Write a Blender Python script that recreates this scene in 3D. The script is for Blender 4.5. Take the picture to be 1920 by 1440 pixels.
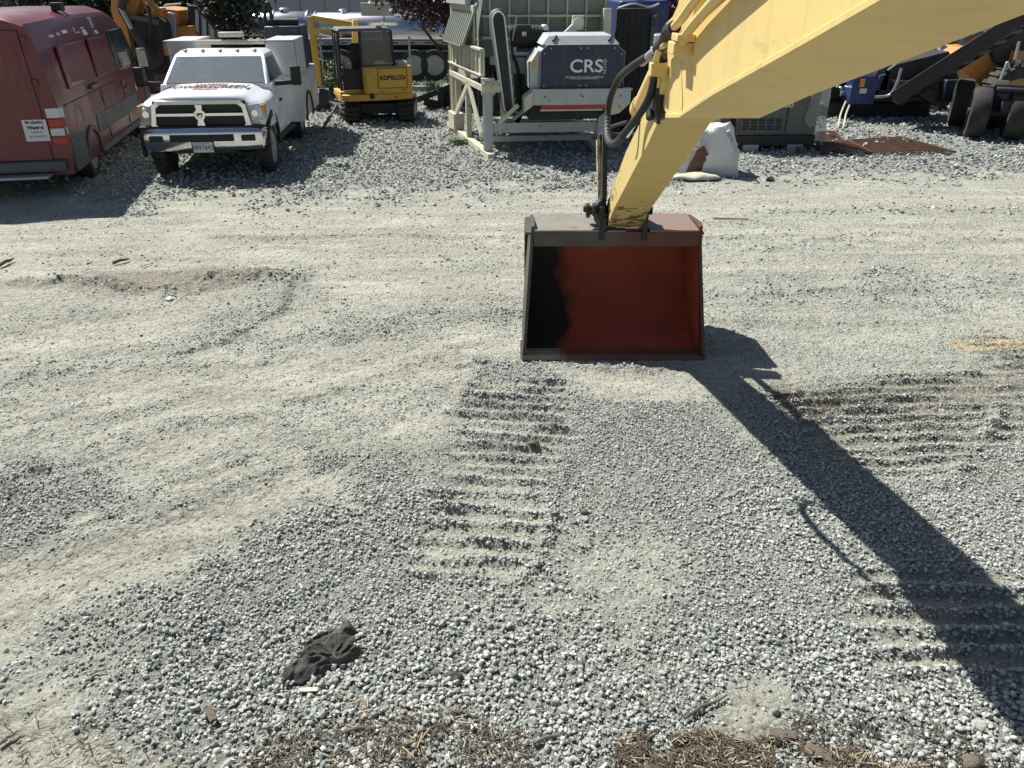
import bpy, bmesh, math, random
import numpy as np
from mathutils import Vector, Matrix
R = math.radians
random.seed(7); rng = np.random.default_rng(11)
scn = bpy.context.scene
COL = scn.collection
for o in list(bpy.data.objects): bpy.data.objects.remove(o, do_unlink=True)

# ------------------------------------------------------------------ camera, world, sun, exposure
CAM_H, PITCH, FPX = 2.85, R(27.5), 1442.0
cd = bpy.data.cameras.new('camera'); cam = bpy.data.objects.new('camera', cd); COL.objects.link(cam)
cam.location = (0, 0, CAM_H); cam.rotation_euler = (R(90) - PITCH, 0, 0)
cd.sensor_width = 36; cd.lens = FPX / 1920 * 36; cd.clip_start = .05; cd.clip_end = 900
scn.camera = cam
SUNV = Vector((.59, -.55, -1)).normalized()          # direction the light travels
w = bpy.data.worlds.new('World'); scn.world = w; w.use_nodes = True
nt = w.node_tree; bg = nt.nodes['Background']
sky = nt.nodes.new('ShaderNodeTexSky'); sky.sky_type = 'NISHITA'; sky.sun_disc = False
sky.sun_elevation = R(51); sky.sun_rotation = math.atan2(-.59, .55) % (2 * math.pi)
nt.links.new(sky.outputs[0], bg.inputs[0]); bg.inputs[1].default_value = .05
sl = bpy.data.lights.new('sun', 'SUN'); sl.energy = 5.0; sl.angle = R(.53); sl.color = (1, .965, .90)
so = bpy.data.objects.new('sun', sl); COL.objects.link(so)
so.rotation_euler = SUNV.to_track_quat('-Z', 'Y').to_euler(); so.location = (-8, 8, 14)
vs = scn.view_settings
vs.view_transform = 'Standard'; vs.look = 'None'; vs.gamma = 1; vs.use_curve_mapping = False; vs.exposure = .66
scn.render.engine = 'CYCLES'

# ------------------------------------------------------------------ helpers
FV = Vector((0, math.cos(PITCH), -math.sin(PITCH))); UV = Vector((0, math.sin(PITCH), math.cos(PITCH)))
def ray(x, y): return Vector(((x - 960) / FPX, 0, 0)) + FV + UV * ((720 - y) / FPX)
def at(x, y, Y):                       # survey of the photograph: the point of that sight line at distance Y
    r = ray(x, y); return Vector((0, 0, CAM_H)) + r * (Y / r.y)
def gr(x, y, z=0.0):
    r = ray(x, y); return Vector((0, 0, CAM_H)) + r * ((z - CAM_H) / r.z)

class MB:
    def __init__(s): s.bm = bmesh.new(); s.m = Matrix.Identity(4)
    def add(s, vs_, fs):
        v = [s.bm.verts.new(s.m @ Vector(p)) for p in vs_]
        for f in fs:
            try: s.bm.faces.new([v[i] for i in f])
            except ValueError: pass
        return s
    def box(s, x0, x1, y0, y1, z0, z1):
        x0, x1 = min(x0, x1), max(x0, x1); y0, y1 = min(y0, y1), max(y0, y1); z0, z1 = min(z0, z1), max(z0, z1)
        return s.add([(x, y, z) for z in (z0, z1) for y in (y0, y1) for x in (x0, x1)],
                     [(0, 2, 3, 1), (4, 5, 7, 6), (0, 1, 5, 4), (2, 6, 7, 3), (0, 4, 6, 2), (1, 3, 7, 5)])
    def hexa(s, b, t):                 # 4 bottom pts, 4 top pts, ccw from above
        return s.add(list(b) + list(t), [(3, 2, 1, 0), (4, 5, 6, 7), (0, 1, 5, 4), (1, 2, 6, 5), (2, 3, 7, 6), (3, 0, 4, 7)])
    def prism(s, P, a, b, axis='x'):
        f = {'x': lambda p, t: (t, p[0], p[1]), 'y': lambda p, t: (p[0], t, p[1]), 'z': lambda p, t: (p[0], p[1], t)}[axis]
        n = len(P); A = [f(p, a) for p in P] + [f(p, b) for p in P]
        return s.add(A, [tuple(range(n)), tuple(range(2 * n - 1, n - 1, -1))] + [(i, i + n, (i + 1) % n + n, (i + 1) % n) for i in range(n)])
    def bar(s, p, q, w, h=None, up=(0, 0, 1)):       # rectangular bar from p to q
        p, q = Vector(p), Vector(q); h = h or w; d = (q - p).normalized(); u = Vector(up)
        if abs(d.dot(u)) > .98: u = Vector((0, 1, 0))
        a = d.cross(u).normalized() * w / 2; b = a.cross(d).normalized() * h / 2
        return s.hexa([p - a - b, p + a - b, q + a - b, q - a - b], [p - a + b, p + a + b, q + a + b, q - a + b])
    def tube(s, path, r, seg=8, cap=True):
        path = [Vector(p) for p in path]; n = len(path); rr = r if hasattr(r, '__len__') else [r] * n; vs_ = []; u = None
        for i, p in enumerate(path):
            d = (path[min(i + 1, n - 1)] - path[max(i - 1, 0)]).normalized()
            if u is None: u = d.orthogonal().normalized()
            u = (u - d * u.dot(d)).normalized(); v = d.cross(u)
            vs_ += [p + (u * math.cos(2 * math.pi * k / seg) + v * math.sin(2 * math.pi * k / seg)) * rr[i] for k in range(seg)]
        fs = [(i * seg + k, i * seg + (k + 1) % seg, (i + 1) * seg + (k + 1) % seg, (i + 1) * seg + k) for i in range(n - 1) for k in range(seg)]
        if cap: fs += [tuple(range(seg - 1, -1, -1)), tuple(range((n - 1) * seg, n * seg))]
        return s.add(vs_, fs)
    def cyl(s, p, q, r, seg=16, r2=None): return s.tube([p, q], [r, r if r2 is None else r2], seg)
    def lathe(s, prof, c, axis='x', seg=28):         # prof: (radius, offset along axis)
        ax = {'x': 0, 'y': 1, 'z': 2}[axis]; a, b = [(1, 2), (2, 0), (0, 1)][ax]; vs_ = []
        for (r, t) in prof:
            for k in range(seg):
                p = [0, 0, 0]; p[ax] = t; p[a] = r * math.cos(2 * math.pi * k / seg); p[b] = r * math.sin(2 * math.pi * k / seg)
                vs_.append(Vector(c) + Vector(p))
        n = len(prof); fs = [(i * seg + k, i * seg + (k + 1) % seg, (i + 1) * seg + (k + 1) % seg, (i + 1) * seg + k) for i in range(n - 1) for k in range(seg)]
        fs += [tuple(range(seg - 1, -1, -1)), tuple(range((n - 1) * seg, n * seg))]
        return s.add(vs_, fs)
    def loft(s, secs, cap=True, closed=True):
        n = len(secs[0]); vs_ = [p for sc in secs for p in sc]; fs = []
        for i in range(len(secs) - 1):
            for k in range(n if closed else n - 1): fs.append((i * n + k, i * n + (k + 1) % n, (i + 1) * n + (k + 1) % n, (i + 1) * n + k))
        if cap: fs += [tuple(range(n - 1, -1, -1)), tuple(range((len(secs) - 1) * n, len(secs) * n))]
        return s.add(vs_, fs)
    def pb(s, x0, y0, x1, y1, Y, d):                 # box whose front face stands at distance Y
        a, b = at(x0, y0, Y), at(x1, y1, Y); return s.box(a.x, b.x, Y, Y + d, b.z, a.z)
    def quad(s, pts): return s.add(pts, [tuple(range(len(pts)))])
    def rough(s, amp, sc=3.0, seed=0):
        from mathutils import noise
        for v in s.bm.verts: v.co += Vector(noise.noise_vector(v.co * sc + Vector((seed, 0, 0)))) * amp
        return s
    def mesh(s, name, mat, smooth=35, off=None, weld=True):
        if off is not None: bmesh.ops.translate(s.bm, verts=s.bm.verts, vec=-Vector(off))
        if weld: bmesh.ops.remove_doubles(s.bm, verts=s.bm.verts, dist=1e-5)
        bmesh.ops.recalc_face_normals(s.bm, faces=s.bm.faces)
        me = bpy.data.meshes.new(name); s.bm.to_mesh(me); s.bm.free()
        if mat: me.materials.append(mat)
        if smooth:
            me.polygons.foreach_set('use_smooth', [True] * len(me.polygons)); me.set_sharp_from_angle(angle=R(smooth))
        return me

def link(name, me, parent=None, bevel=0, **props):
    o = bpy.data.objects.new(name, me); COL.objects.link(o); o.parent = parent
    if bevel:
        b = o.modifiers.new('bevel', 'BEVEL'); b.width = bevel; b.segments = 2; b.limit_method = 'ANGLE'; b.angle_limit = R(35); b.harden_normals = False
    for k, v in props.items(): o[k] = v
    return o
def thing(name, label, cat, loc=(0, 0, 0), rotz=0, group=None):
    o = bpy.data.objects.new(name, None); COL.objects.link(o); o.location = loc; o.rotation_euler = (0, 0, rotz); o.empty_display_size = .2
    o['label'] = label; o['category'] = cat
    if group: o['group'] = group
    return o
def origin(o):
    v = Vector((0, 0, 0))
    while o is not None: v += o.location; o = o.parent
    return v
def part(T, name, mb, mat, bevel=0, world=False, smooth=35, weld=True, **props):
    return link(name, mb.mesh(name, mat, smooth, origin(T) if world else None, weld), T, bevel, **props)
def solo(name, label, cat, mb, mat, loc=(0, 0, 0), bevel=0, smooth=35, group=None, **props):
    o = link(name, mb.mesh(name, mat, smooth, loc), None, bevel, **props); o.location = loc; o['label'] = label; o['category'] = cat
    if group: o['group'] = group
    return o
def tree_copy(o, parent=None):
    c = o.copy(); COL.objects.link(c); c.parent = parent
    for ch in [x for x in bpy.data.objects if x.parent == o]: tree_copy(ch, c)
    return c

# ------------------------------------------------------------------ materials
def nd(t, kind, **kw):
    n = t.nodes.new(kind)
    for k, v in kw.items():
        if hasattr(n, k): setattr(n, k, v)
        else: n.inputs[k].default_value = v
    return n
def pm(name, col, rough=.5, metal=0.0, col2=None, sc=4.0, amt=.5, bump=0.0, bsc=60.0, dust=0.0, rust=0.0, spec=.5, trans=0.0, alpha=1.0, coat=0.0, stretch=None, sheen=0.0):
    m = bpy.data.materials.new(name); m.use_nodes = True; t = m.node_tree; b = t.nodes['Principled BSDF']; L = t.links.new
    tc = nd(t, 'ShaderNodeTexCoord'); src = tc.outputs['Object']
    if stretch:
        mp = nd(t, 'ShaderNodeMapping'); mp.inputs['Scale'].default_value = stretch; L(src, mp.inputs[0]); src = mp.outputs[0]
    n1 = nd(t, 'ShaderNodeTexNoise'); n1.inputs['Scale'].default_value = sc; n1.inputs['Detail'].default_value = 8; n1.inputs['Roughness'].default_value = .65; L(src, n1.inputs[0])
    rp = nd(t, 'ShaderNodeMapRange'); rp.inputs[1].default_value = .35; rp.inputs[2].default_value = .68; L(n1.outputs[0], rp.inputs[0])
    c2 = col2 or tuple(c * .78 for c in col)
    mx = nd(t, 'ShaderNodeMix', data_type='RGBA'); mx.inputs[6].default_value = (*col, 1); mx.inputs[7].default_value = (*c2, 1)
    ml = nd(t, 'ShaderNodeMath', operation='MULTIPLY'); ml.inputs[1].default_value = amt; L(rp.outputs[0], ml.inputs[0]); L(ml.outputs[0], mx.inputs[0])
    out = mx.outputs[2]
    def over(out, c, lo, hi, scale, strength):
        n = nd(t, 'ShaderNodeTexNoise'); n.inputs['Scale'].default_value = scale; n.inputs['Detail'].default_value = 10; n.inputs['Roughness'].default_value = .7; L(tc.outputs['Object'], n.inputs[0])
        r = nd(t, 'ShaderNodeMapRange'); r.inputs[1].default_value = lo; r.inputs[2].default_value = hi; r.inputs[4].default_value = strength; L(n.outputs[0], r.inputs[0])
        x = nd(t, 'ShaderNodeMix', data_type='RGBA'); x.inputs[7].default_value = (*c, 1); L(out, x.inputs[6]); L(r.outputs[0], x.inputs[0]); return x.outputs[2], r.outputs[0]
    if rust: out, rm = over(out, (.16, .06, .025), .62 - rust * .2, .70 - rust * .15, sc * 2.3, .9)
    if dust: out, dm = over(out, (.33, .30, .24), .38, .75, sc * .9, dust)
    L(out, b.inputs['Base Color'])
    rr = nd(t, 'ShaderNodeMapRange'); rr.inputs[3].default_value = max(.02, rough - .08); rr.inputs[4].default_value = min(1, rough + .18); L(n1.outputs[0], rr.inputs[0]); L(rr.outputs[0], b.inputs['Roughness'])
    b.inputs['Metallic'].default_value = metal; b.inputs['Specular IOR Level'].default_value = spec
    b.inputs['Coat Weight'].default_value = coat; b.inputs['Transmission Weight'].default_value = trans; b.inputs['Alpha'].default_value = alpha
    if bump:
        n3 = nd(t, 'ShaderNodeTexNoise'); n3.inputs['Scale'].default_value = bsc; n3.inputs['Detail'].default_value = 6; L(src, n3.inputs[0])
        bp = nd(t, 'ShaderNodeBump'); bp.inputs['Strength'].default_value = bump; bp.inputs['Distance'].default_value = .01; L(n3.outputs[0], bp.inputs['Height']); L(bp.outputs[0], b.inputs['Normal'])
    return m
M = dict(
 yellow=pm('faded_yellow_paint', (.70, .53, .195), .52, col2=(.62, .47, .19), sc=2.2, amt=.55, bump=.06, bsc=25, dust=.22, stretch=(1, 1, .35)),
 red=pm('van_red_paint', (.125, .004, .013), .3, col2=(.10, .005, .013), dust=.05, coat=.2, sc=1.6),
 white=pm('white_truck_paint', (.80, .82, .84), .28, col2=(.72, .74, .75), dust=.10, coat=.4),
 whitebody=pm('white_service_body_paint', (.62, .64, .64), .45, dust=.35, rust=.05),
 chrome=pm('chrome', (.75, .76, .78), .08, 1.0, dust=.05),
 steel=pm('stainless_steel', (.62, .64, .67), .20, 1.0, dust=.12, sc=1.2),
 grey=pm('grey_plastic', (.09, .10, .10), .6, dust=.25),
 dark=pm('dark_metal', (.018, .018, .02), .6, dust=.05, bump=.2),
 black=pm('black_rubber', (.012, .012, .013), .6, dust=.05, bump=.2),
 tyre=pm('dusty_tyre_rubber', (.022, .022, .021), .85, dust=.16, bump=.4),
 glass=pm('tinted_vehicle_glass', (.025, .035, .04), .05, col2=(.04, .05, .055), spec=.8, dust=.06),
 clear=pm('windscreen_glass', (.13, .17, .19), .06, spec=1.0, dust=.22, coat=1.0),
 lamp=pm('clear_lamp_lens', (.55, .58, .6), .12, spec=.8, dust=.1, sc=9),
 amber=pm('amber_lens', (.75, .30, .03), .25), redlens=pm('red_lens', (.45, .02, .015), .2),
 cream=pm('cream_machine_paint', (.56, .54, .42), .55, col2=(.47, .45, .35), dust=.35, rust=.12, sc=3),
 greyp=pm('light_grey_machine_paint', (.44, .475, .475), .5, dust=.2, rust=.06, sc=3),
 slate=pm('slate_guard_paint', (.07, .09, .10), .5, dust=.15),
 cover=pm('grey_green_cover', (.20, .225, .19), .6, dust=.3),
 navy=pm('navy_panel_paint', (.016, .026, .05), .42, dust=.05),
 blue=pm('blue_machine_paint', (.012, .03, .13), .35, dust=.06),
 lblue=pm('light_blue_panel', (.22, .36, .62), .45, dust=.2),
 mini=pm('mini_excavator_yellow', (.62, .38, .035), .42, dust=.18, sc=2),
 orange=pm('orange_machine_paint', (.50, .21, .03), .5, dust=.25, rust=.15),
 gen=pm('generator_grey', (.085, .09, .088), .55, dust=.14),
 rust=pm('rusty_steel', (.165, .085, .055), .9, col2=(.08, .045, .03), sc=9, amt=.9, bump=.4),
 bucket=pm('worn_bucket_steel', (.10, .095, .085), .55, metal=.25, col2=(.06, .05, .042), sc=5, amt=.8, rust=.14, bump=.25, dust=.12),
 toplate=pm('scoured_bucket_steel', (.24, .225, .19), .45, metal=.2, col2=(.17, .13, .10), sc=4, amt=.9, rust=.1, dust=.2),
 brightsteel=pm('bright_worn_steel', (.52, .47, .38), .5, metal=.4, rust=.15, sc=8),
 bag=pm('white_woven_bag', (.66, .66, .66), .8, col2=(.5, .49, .48), bump=.5, bsc=30, dust=.2),
 cloth=pm('black_dusty_cloth', (.026, .026, .025), .95, col2=(.06, .058, .053), sc=9, amt=.9, bump=.9, bsc=120, dust=.18),
 wood=pm('weathered_wood', (.16, .135, .105), .85, col2=(.075, .06, .045), sc=14, amt=.9, bump=.5, stretch=(1, 5, 1)),
 bark=pm('bark', (.06, .045, .035), .9, bump=.8, bsc=30),
 leafg=pm('green_leaves', (.045, .085, .02), .5, col2=(.08, .13, .03), sc=9, amt=.9),
 leafd=pm('dark_leaves', (.018, .03, .016), .55, col2=(.035, .05, .022), sc=7, amt=.9),
 leafp=pm('purple_leaves', (.05, .016, .022), .5, col2=(.09, .03, .03), sc=9, amt=.9),
 weed=pm('weed_green', (.09, .15, .045), .6), drygrass=pm('dry_straw', (.125, .10, .072), .8, col2=(.035, .027, .02), sc=35, amt=1.0), straw=pm('pale_straw', (.36, .30, .20), .8, sc=30),
 wallp=pm('pale_cladding', (.50, .47, .49), .6, dust=.1), galv=pm('galvanised_steel', (.42, .44, .45), .45, .6, dust=.2),
 print_black=pm('black_print', (.02, .02, .022), .6), print_white=pm('white_print', (.75, .76, .77), .5), print_red=pm('red_print', (.45, .04, .03), .5),
 print_blue=pm('blue_print', (.05, .25, .45), .5), paper=pm('white_paper', (.68, .69, .70), .7), interior=pm('cab_interior', (.05, .05, .055), .8),
 green=pm('dark_green_mesh', (.02, .07, .045), .7),
 plastic=pm('clear_wrap', (.35, .37, .38), .25, alpha=.45, bump=.5, bsc=12), concrete=pm('concrete', (.38, .37, .34), .9, bump=.3),
)
def bucket_inner_mat():  # red towards the right is partly rust, partly painted-in cab window reflection
    m = pm('rust_and_reflection_bucket_lining', (.44, .075, .034), .75, col2=(.30, .055, .026), sc=3, amt=.8, bump=.3, dust=.06); t = m.node_tree; b = t.nodes['Principled BSDF']; L = t.links.new
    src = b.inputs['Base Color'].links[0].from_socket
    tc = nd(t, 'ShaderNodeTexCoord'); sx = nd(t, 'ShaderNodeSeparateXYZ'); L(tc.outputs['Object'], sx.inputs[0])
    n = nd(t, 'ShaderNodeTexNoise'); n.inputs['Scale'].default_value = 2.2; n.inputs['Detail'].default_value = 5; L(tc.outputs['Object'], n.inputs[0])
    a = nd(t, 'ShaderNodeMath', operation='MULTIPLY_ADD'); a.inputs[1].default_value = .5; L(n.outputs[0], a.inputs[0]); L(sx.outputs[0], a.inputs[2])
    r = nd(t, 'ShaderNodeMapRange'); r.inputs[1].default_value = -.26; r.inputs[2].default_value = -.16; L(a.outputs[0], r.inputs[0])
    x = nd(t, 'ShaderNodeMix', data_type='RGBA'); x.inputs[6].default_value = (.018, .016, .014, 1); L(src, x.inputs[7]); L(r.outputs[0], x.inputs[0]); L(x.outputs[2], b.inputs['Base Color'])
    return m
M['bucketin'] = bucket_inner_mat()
def reflection_tinted(name, left, right, x0=-.02, w_=.12):  # right colour puts the red window reflection into the steel
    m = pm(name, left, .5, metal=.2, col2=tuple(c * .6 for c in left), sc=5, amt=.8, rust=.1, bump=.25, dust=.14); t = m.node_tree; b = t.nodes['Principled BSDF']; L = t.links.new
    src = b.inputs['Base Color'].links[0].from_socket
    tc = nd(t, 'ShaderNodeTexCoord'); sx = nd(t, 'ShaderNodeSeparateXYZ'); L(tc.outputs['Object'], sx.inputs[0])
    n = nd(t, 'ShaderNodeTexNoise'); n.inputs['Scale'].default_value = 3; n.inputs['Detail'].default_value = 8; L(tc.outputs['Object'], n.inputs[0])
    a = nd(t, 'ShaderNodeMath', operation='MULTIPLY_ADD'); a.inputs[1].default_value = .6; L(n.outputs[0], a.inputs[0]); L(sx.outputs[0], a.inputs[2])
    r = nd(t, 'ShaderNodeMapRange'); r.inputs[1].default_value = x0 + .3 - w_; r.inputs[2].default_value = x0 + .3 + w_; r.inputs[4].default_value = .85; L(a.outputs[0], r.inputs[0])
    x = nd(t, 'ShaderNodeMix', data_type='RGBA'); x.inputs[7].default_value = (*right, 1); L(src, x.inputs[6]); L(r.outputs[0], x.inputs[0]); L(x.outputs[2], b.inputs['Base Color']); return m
M['bucket'] = reflection_tinted('rust_and_reflection_bucket_steel', (.085, .08, .07), (.13, .045, .03)); M['toplate'] = reflection_tinted('scoured_bucket_steel', (.27, .255, .215), (.24, .16, .13), -.1); M['cutedge'] = reflection_tinted('cutting_edge_steel', (.42, .36, .26), (.12, .035, .02), -.55, .10)  # reddish right halves paint the glass reflection over the rusty steel
def stick_mat():                       # scuffed, greasy lower end of the stick
    m = pm('scuffed_yellow_paint', (.64, .48, .17), .55, col2=(.54, .41, .16), sc=2.5, amt=.55, bump=.06, bsc=25, dust=.2); t = m.node_tree; b = t.nodes['Principled BSDF']; L = t.links.new
    src = b.inputs['Base Color'].links[0].from_socket
    tc = nd(t, 'ShaderNodeTexCoord'); sx = nd(t, 'ShaderNodeSeparateXYZ'); L(tc.outputs['Object'], sx.inputs[0])
    mp = nd(t, 'ShaderNodeMapping'); mp.inputs['Scale'].default_value = (4, 5, 9); mp.inputs['Rotation'].default_value = (.9, .5, .8); L(tc.outputs['Object'], mp.inputs[0])
    n = nd(t, 'ShaderNodeTexNoise'); n.inputs['Scale'].default_value = 1.6; n.inputs['Detail'].default_value = 9; n.inputs['Distortion'].default_value = 1.5; L(mp.outputs[0], n.inputs[0])
    g = nd(t, 'ShaderNodeMapRange'); g.inputs[1].default_value = 5.2; g.inputs[2].default_value = 6.5; g.inputs[3].default_value = -.20; g.inputs[4].default_value = .20; L(sx.outputs[1], g.inputs[0])
    a = nd(t, 'ShaderNodeMath', operation='ADD'); L(n.outputs[0], a.inputs[0]); L(g.outputs[0], a.inputs[1])
    r = nd(t, 'ShaderNodeMapRange'); r.inputs[1].default_value = .58; r.inputs[2].default_value = .66; r.inputs[4].default_value = .85; L(a.outputs[0], r.inputs[0])
    x = nd(t, 'ShaderNodeMix', data_type='RGBA'); x.inputs[7].default_value = (.07, .06, .04, 1); L(src, x.inputs[6]); L(r.outputs[0], x.inputs[0]); L(x.outputs[2], b.inputs['Base Color'])
    return m
M['stick'] = stick_mat()
def grime(m, scale, c, lo, hi, k):     # run-off streaks and scuffs over the paint
    t = m.node_tree; b = t.nodes['Principled BSDF']; L = t.links.new; src = b.inputs['Base Color'].links[0].from_socket
    tc = nd(t, 'ShaderNodeTexCoord'); mp = nd(t, 'ShaderNodeMapping'); mp.inputs['Scale'].default_value = scale; L(tc.outputs['Object'], mp.inputs[0])
    n = nd(t, 'ShaderNodeTexNoise'); n.inputs['Scale'].default_value = 1; n.inputs['Detail'].default_value = 10; n.inputs['Roughness'].default_value = .7; L(mp.outputs[0], n.inputs[0])
    r = nd(t, 'ShaderNodeMapRange'); r.inputs[1].default_value = lo; r.inputs[2].default_value = hi; r.inputs[4].default_value = k; L(n.outputs[0], r.inputs[0])
    x = nd(t, 'ShaderNodeMix', data_type='RGBA'); x.inputs[7].default_value = (*c, 1); L(src, x.inputs[6]); L(r.outputs[0], x.inputs[0]); L(x.outputs[2], b.inputs['Base Color'])
for k_ in ('yellow', 'stick'):
    grime(M[k_], (5, 14, 1.3), (.44, .35, .17), .52, .68, .42); grime(M[k_], (30, 30, 30), (.16, .11, .06), .68, .74, .7); grime(M[k_], (9, 2.2, 9), (.30, .25, .14), .60, .72, .55)
for k_ in ('red', 'white', 'whitebody', 'mini', 'greyp', 'navy'): grime(M[k_], (7, 7, 1.5), (.20, .18, .15), .54, .74, .32)
def stone_mat(name, cols):
    m = bpy.data.materials.new(name); m.use_nodes = True; t = m.node_tree; b = t.nodes['Principled BSDF']; L = t.links.new
    oi = nd(t, 'ShaderNodeObjectInfo'); cr = nd(t, 'ShaderNodeValToRGB'); L(oi.outputs['Random'], cr.inputs[0]); cr.color_ramp.interpolation = 'LINEAR'
    e = cr.color_ramp.elements
    while len(e) > 1: e.remove(e[-1])
    e[0].position = 0; e[0].color = (*cols[0][1], 1)
    for p, c in cols[1:]: k = e.new(p); k.color = (*c, 1)
    tc = nd(t, 'ShaderNodeTexCoord'); n = nd(t, 'ShaderNodeTexNoise'); n.inputs['Scale'].default_value = 2.5; n.inputs['Detail'].default_value = 5; L(tc.outputs['Object'], n.inputs[0])
    r = nd(t, 'ShaderNodeMapRange'); r.inputs[1].default_value = .3; r.inputs[2].default_value = .7; r.inputs[3].default_value = .78; r.inputs[4].default_value = 1.15; L(n.outputs[0], r.inputs[0])
    x = nd(t, 'ShaderNodeVectorMath', operation='SCALE'); L(cr.outputs[0], x.inputs[0]); L(r.outputs[0], x.inputs['Scale']); L(x.outputs[0], b.inputs['Base Color'])
    b.inputs['Roughness'].default_value = .8; b.inputs['Specular IOR Level'].default_value = .3
    return m
GRV = [(0, (.15, .165, .16)), (.08, (.23, .25, .24)), (.30, (.32, .345, .32)), (.6, (.40, .42, .385)), (.8, (.48, .49, .445)), (.95, (.53, .54, .50)), (.985, (.40, .35, .27)), (1, (.60, .60, .57))]
M['stone'] = stone_mat('grey_green_gravel', GRV)
M['pebble'] = stone_mat('dusty_pebbles', [(0, (.15, .145, .12)), (.3, (.29, .28, .235)), (.7, (.38, .37, .31)), (1, (.5, .49, .43))])

# ------------------------------------------------------------------ ground: heights, masks, gravel
TAB = rng.random((256, 256))
def vn(x, y):
    xi = np.floor(x).astype(int); yi = np.floor(y).astype(int); fx = x - xi; fy = y - yi
    fx = fx * fx * (3 - 2 * fx); fy = fy * fy * (3 - 2 * fy)
    a = TAB[xi & 255, yi & 255]; b_ = TAB[(xi + 1) & 255, yi & 255]; c = TAB[xi & 255, (yi + 1) & 255]; d = TAB[(xi + 1) & 255, (yi + 1) & 255]
    return (a * (1 - fx) + b_ * fx) * (1 - fy) + (c * (1 - fx) + d * fx) * fy
def fbm(x, y, o=4):
    s = 0; a = .5; t = 0
    for i in range(o): s = s + a * vn(x * 2 ** i + 17.3 * i, y * 2 ** i + 9.1 * i); t += a; a *= .55
    return s / t
def sstep(a, b, x): t = np.clip((x - a) / (b - a), 0, 1); return t * t * (3 - 2 * t)
def wpoly(px): return [tuple(gr(*q))[:2] for q in px]
def segdist(x, y, P, closed):
    d = np.full(x.shape, 1e9); n = len(P)
    for i in range(n if closed else n - 1):
        ax, ay = P[i]; bx_, by = P[(i + 1) % n]; vx, vy = bx_ - ax, by - ay
        t = np.clip(((x - ax) * vx + (y - ay) * vy) / (vx * vx + vy * vy), 0, 1)
        d = np.minimum(d, np.hypot(x - ax - t * vx, y - ay - t * vy))
    return d
def sdf(x, y, P):
    ins = np.zeros(x.shape, bool); n = len(P)
    for i in range(n):
        ax, ay = P[i]; bx_, by = P[(i + 1) % n]
        if ay == by: continue
        c = ((ay > y) != (by > y)) & (x < (bx_ - ax) * (y - ay) / (by - ay) + ax); ins ^= c
    d = segdist(x, y, P, True); return np.where(ins, d, -d)
# gravel zones, drawn on the yard: outline, cover, soft edge
ZONES = [
 (wpoly([(250, 1290), (300, 1150), (430, 1050), (560, 965), (690, 965), (650, 880), (600, 860), (780, 830), (880, 800), (870, 740), (935, 672), (1010, 668), (1110, 745), (1250, 755), (1340, 770), (1480, 900), (1560, 1000), (1700, 1080), (1920, 1110), (2050, 1250), (2050, 1560), (1000, 1600), (560, 1560), (420, 1410), (300, 1340)]), 1.0, .10),
 (wpoly([(1340, 760), (1500, 740), (1560, 720), (1930, 760), (2050, 800), (2050, 1200), (1700, 1150), (1500, 950)]), .85, .25),
 (wpoly([(40, 1150), (190, 1100), (330, 1120), (350, 1190), (230, 1240), (120, 1260), (60, 1200)]), .55, .10),
 (wpoly([(-80, 890), (60, 890), (220, 890), (180, 960), (40, 1020), (-80, 1040)]), .8, .15),
 (wpoly([(270, 385), (420, 360), (620, 368), (800, 352), (1000, 345), (1350, 335), (2100, 318), (3000, 60), (-900, 60), (-200, 250), (150, 330)]), .9, .5),
 (wpoly([(690, 600), (820, 575), (990, 575), (985, 610), (800, 625), (560, 650), (430, 670), (420, 640)]), .55, .2),
 (wpoly([(1330, 520), (1500, 525), (1700, 505), (1930, 520), (1900, 570), (1500, 590), (1340, 610)]), .5, .3),
 (wpoly([(400, 500), (560, 505), (545, 560), (500, 600), (430, 640), (340, 640), (480, 570), (500, 540)]), .5, .15),
 (wpoly([(1330, 610), (1500, 640), (1900, 640), (1900, 720), (1500, 720)]), .35, .3),
]
BARE = [  # dusty patches inside the gravel
 (wpoly([(1010, 1000), (1130, 940), (1260, 1010), (1290, 1110), (1160, 1160), (1010, 1110)]), .72, .24),
 (wpoly([(1370, 1290), (1440, 1265), (1490, 1300), (1470, 1375), (1380, 1400), (1320, 1370)]), .95, .06),
 (wpoly([(1040, 690), (1270, 690), (1300, 740), (1120, 745)]), .9, .1),
 (wpoly([(1100, 880), (1200, 900), (1180, 960), (1060, 960)]), .5, .12),
 (wpoly([(690, 830), (860, 800), (850, 900), (730, 900)]), .6, .15),
 (wpoly([(1700, 1090), (1880, 1080), (1960, 1240), (1780, 1260)]), .35, .1)]
CLEAT = [  # crawler shoe prints: outline, spacing, slope, strength
 (wpoly([(865, 720), (1060, 705), (1075, 850), (1020, 1085), (770, 1070), (835, 860)]), .150, .12, 1.0),
 (wpoly([(1440, 740), (1620, 700), (1980, 690), (1980, 780), (1860, 850), (1800, 900), (1640, 905), (1530, 850)]), .140, -.05, .78),
 (wpoly([(1600, 1060), (1960, 1080), (1960, 1290), (1640, 1270)]), .150, .02, .9),
 (wpoly([(1820, 640), (1990, 640), (1990, 700), (1850, 705)]), .16, .0, .8)]
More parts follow.
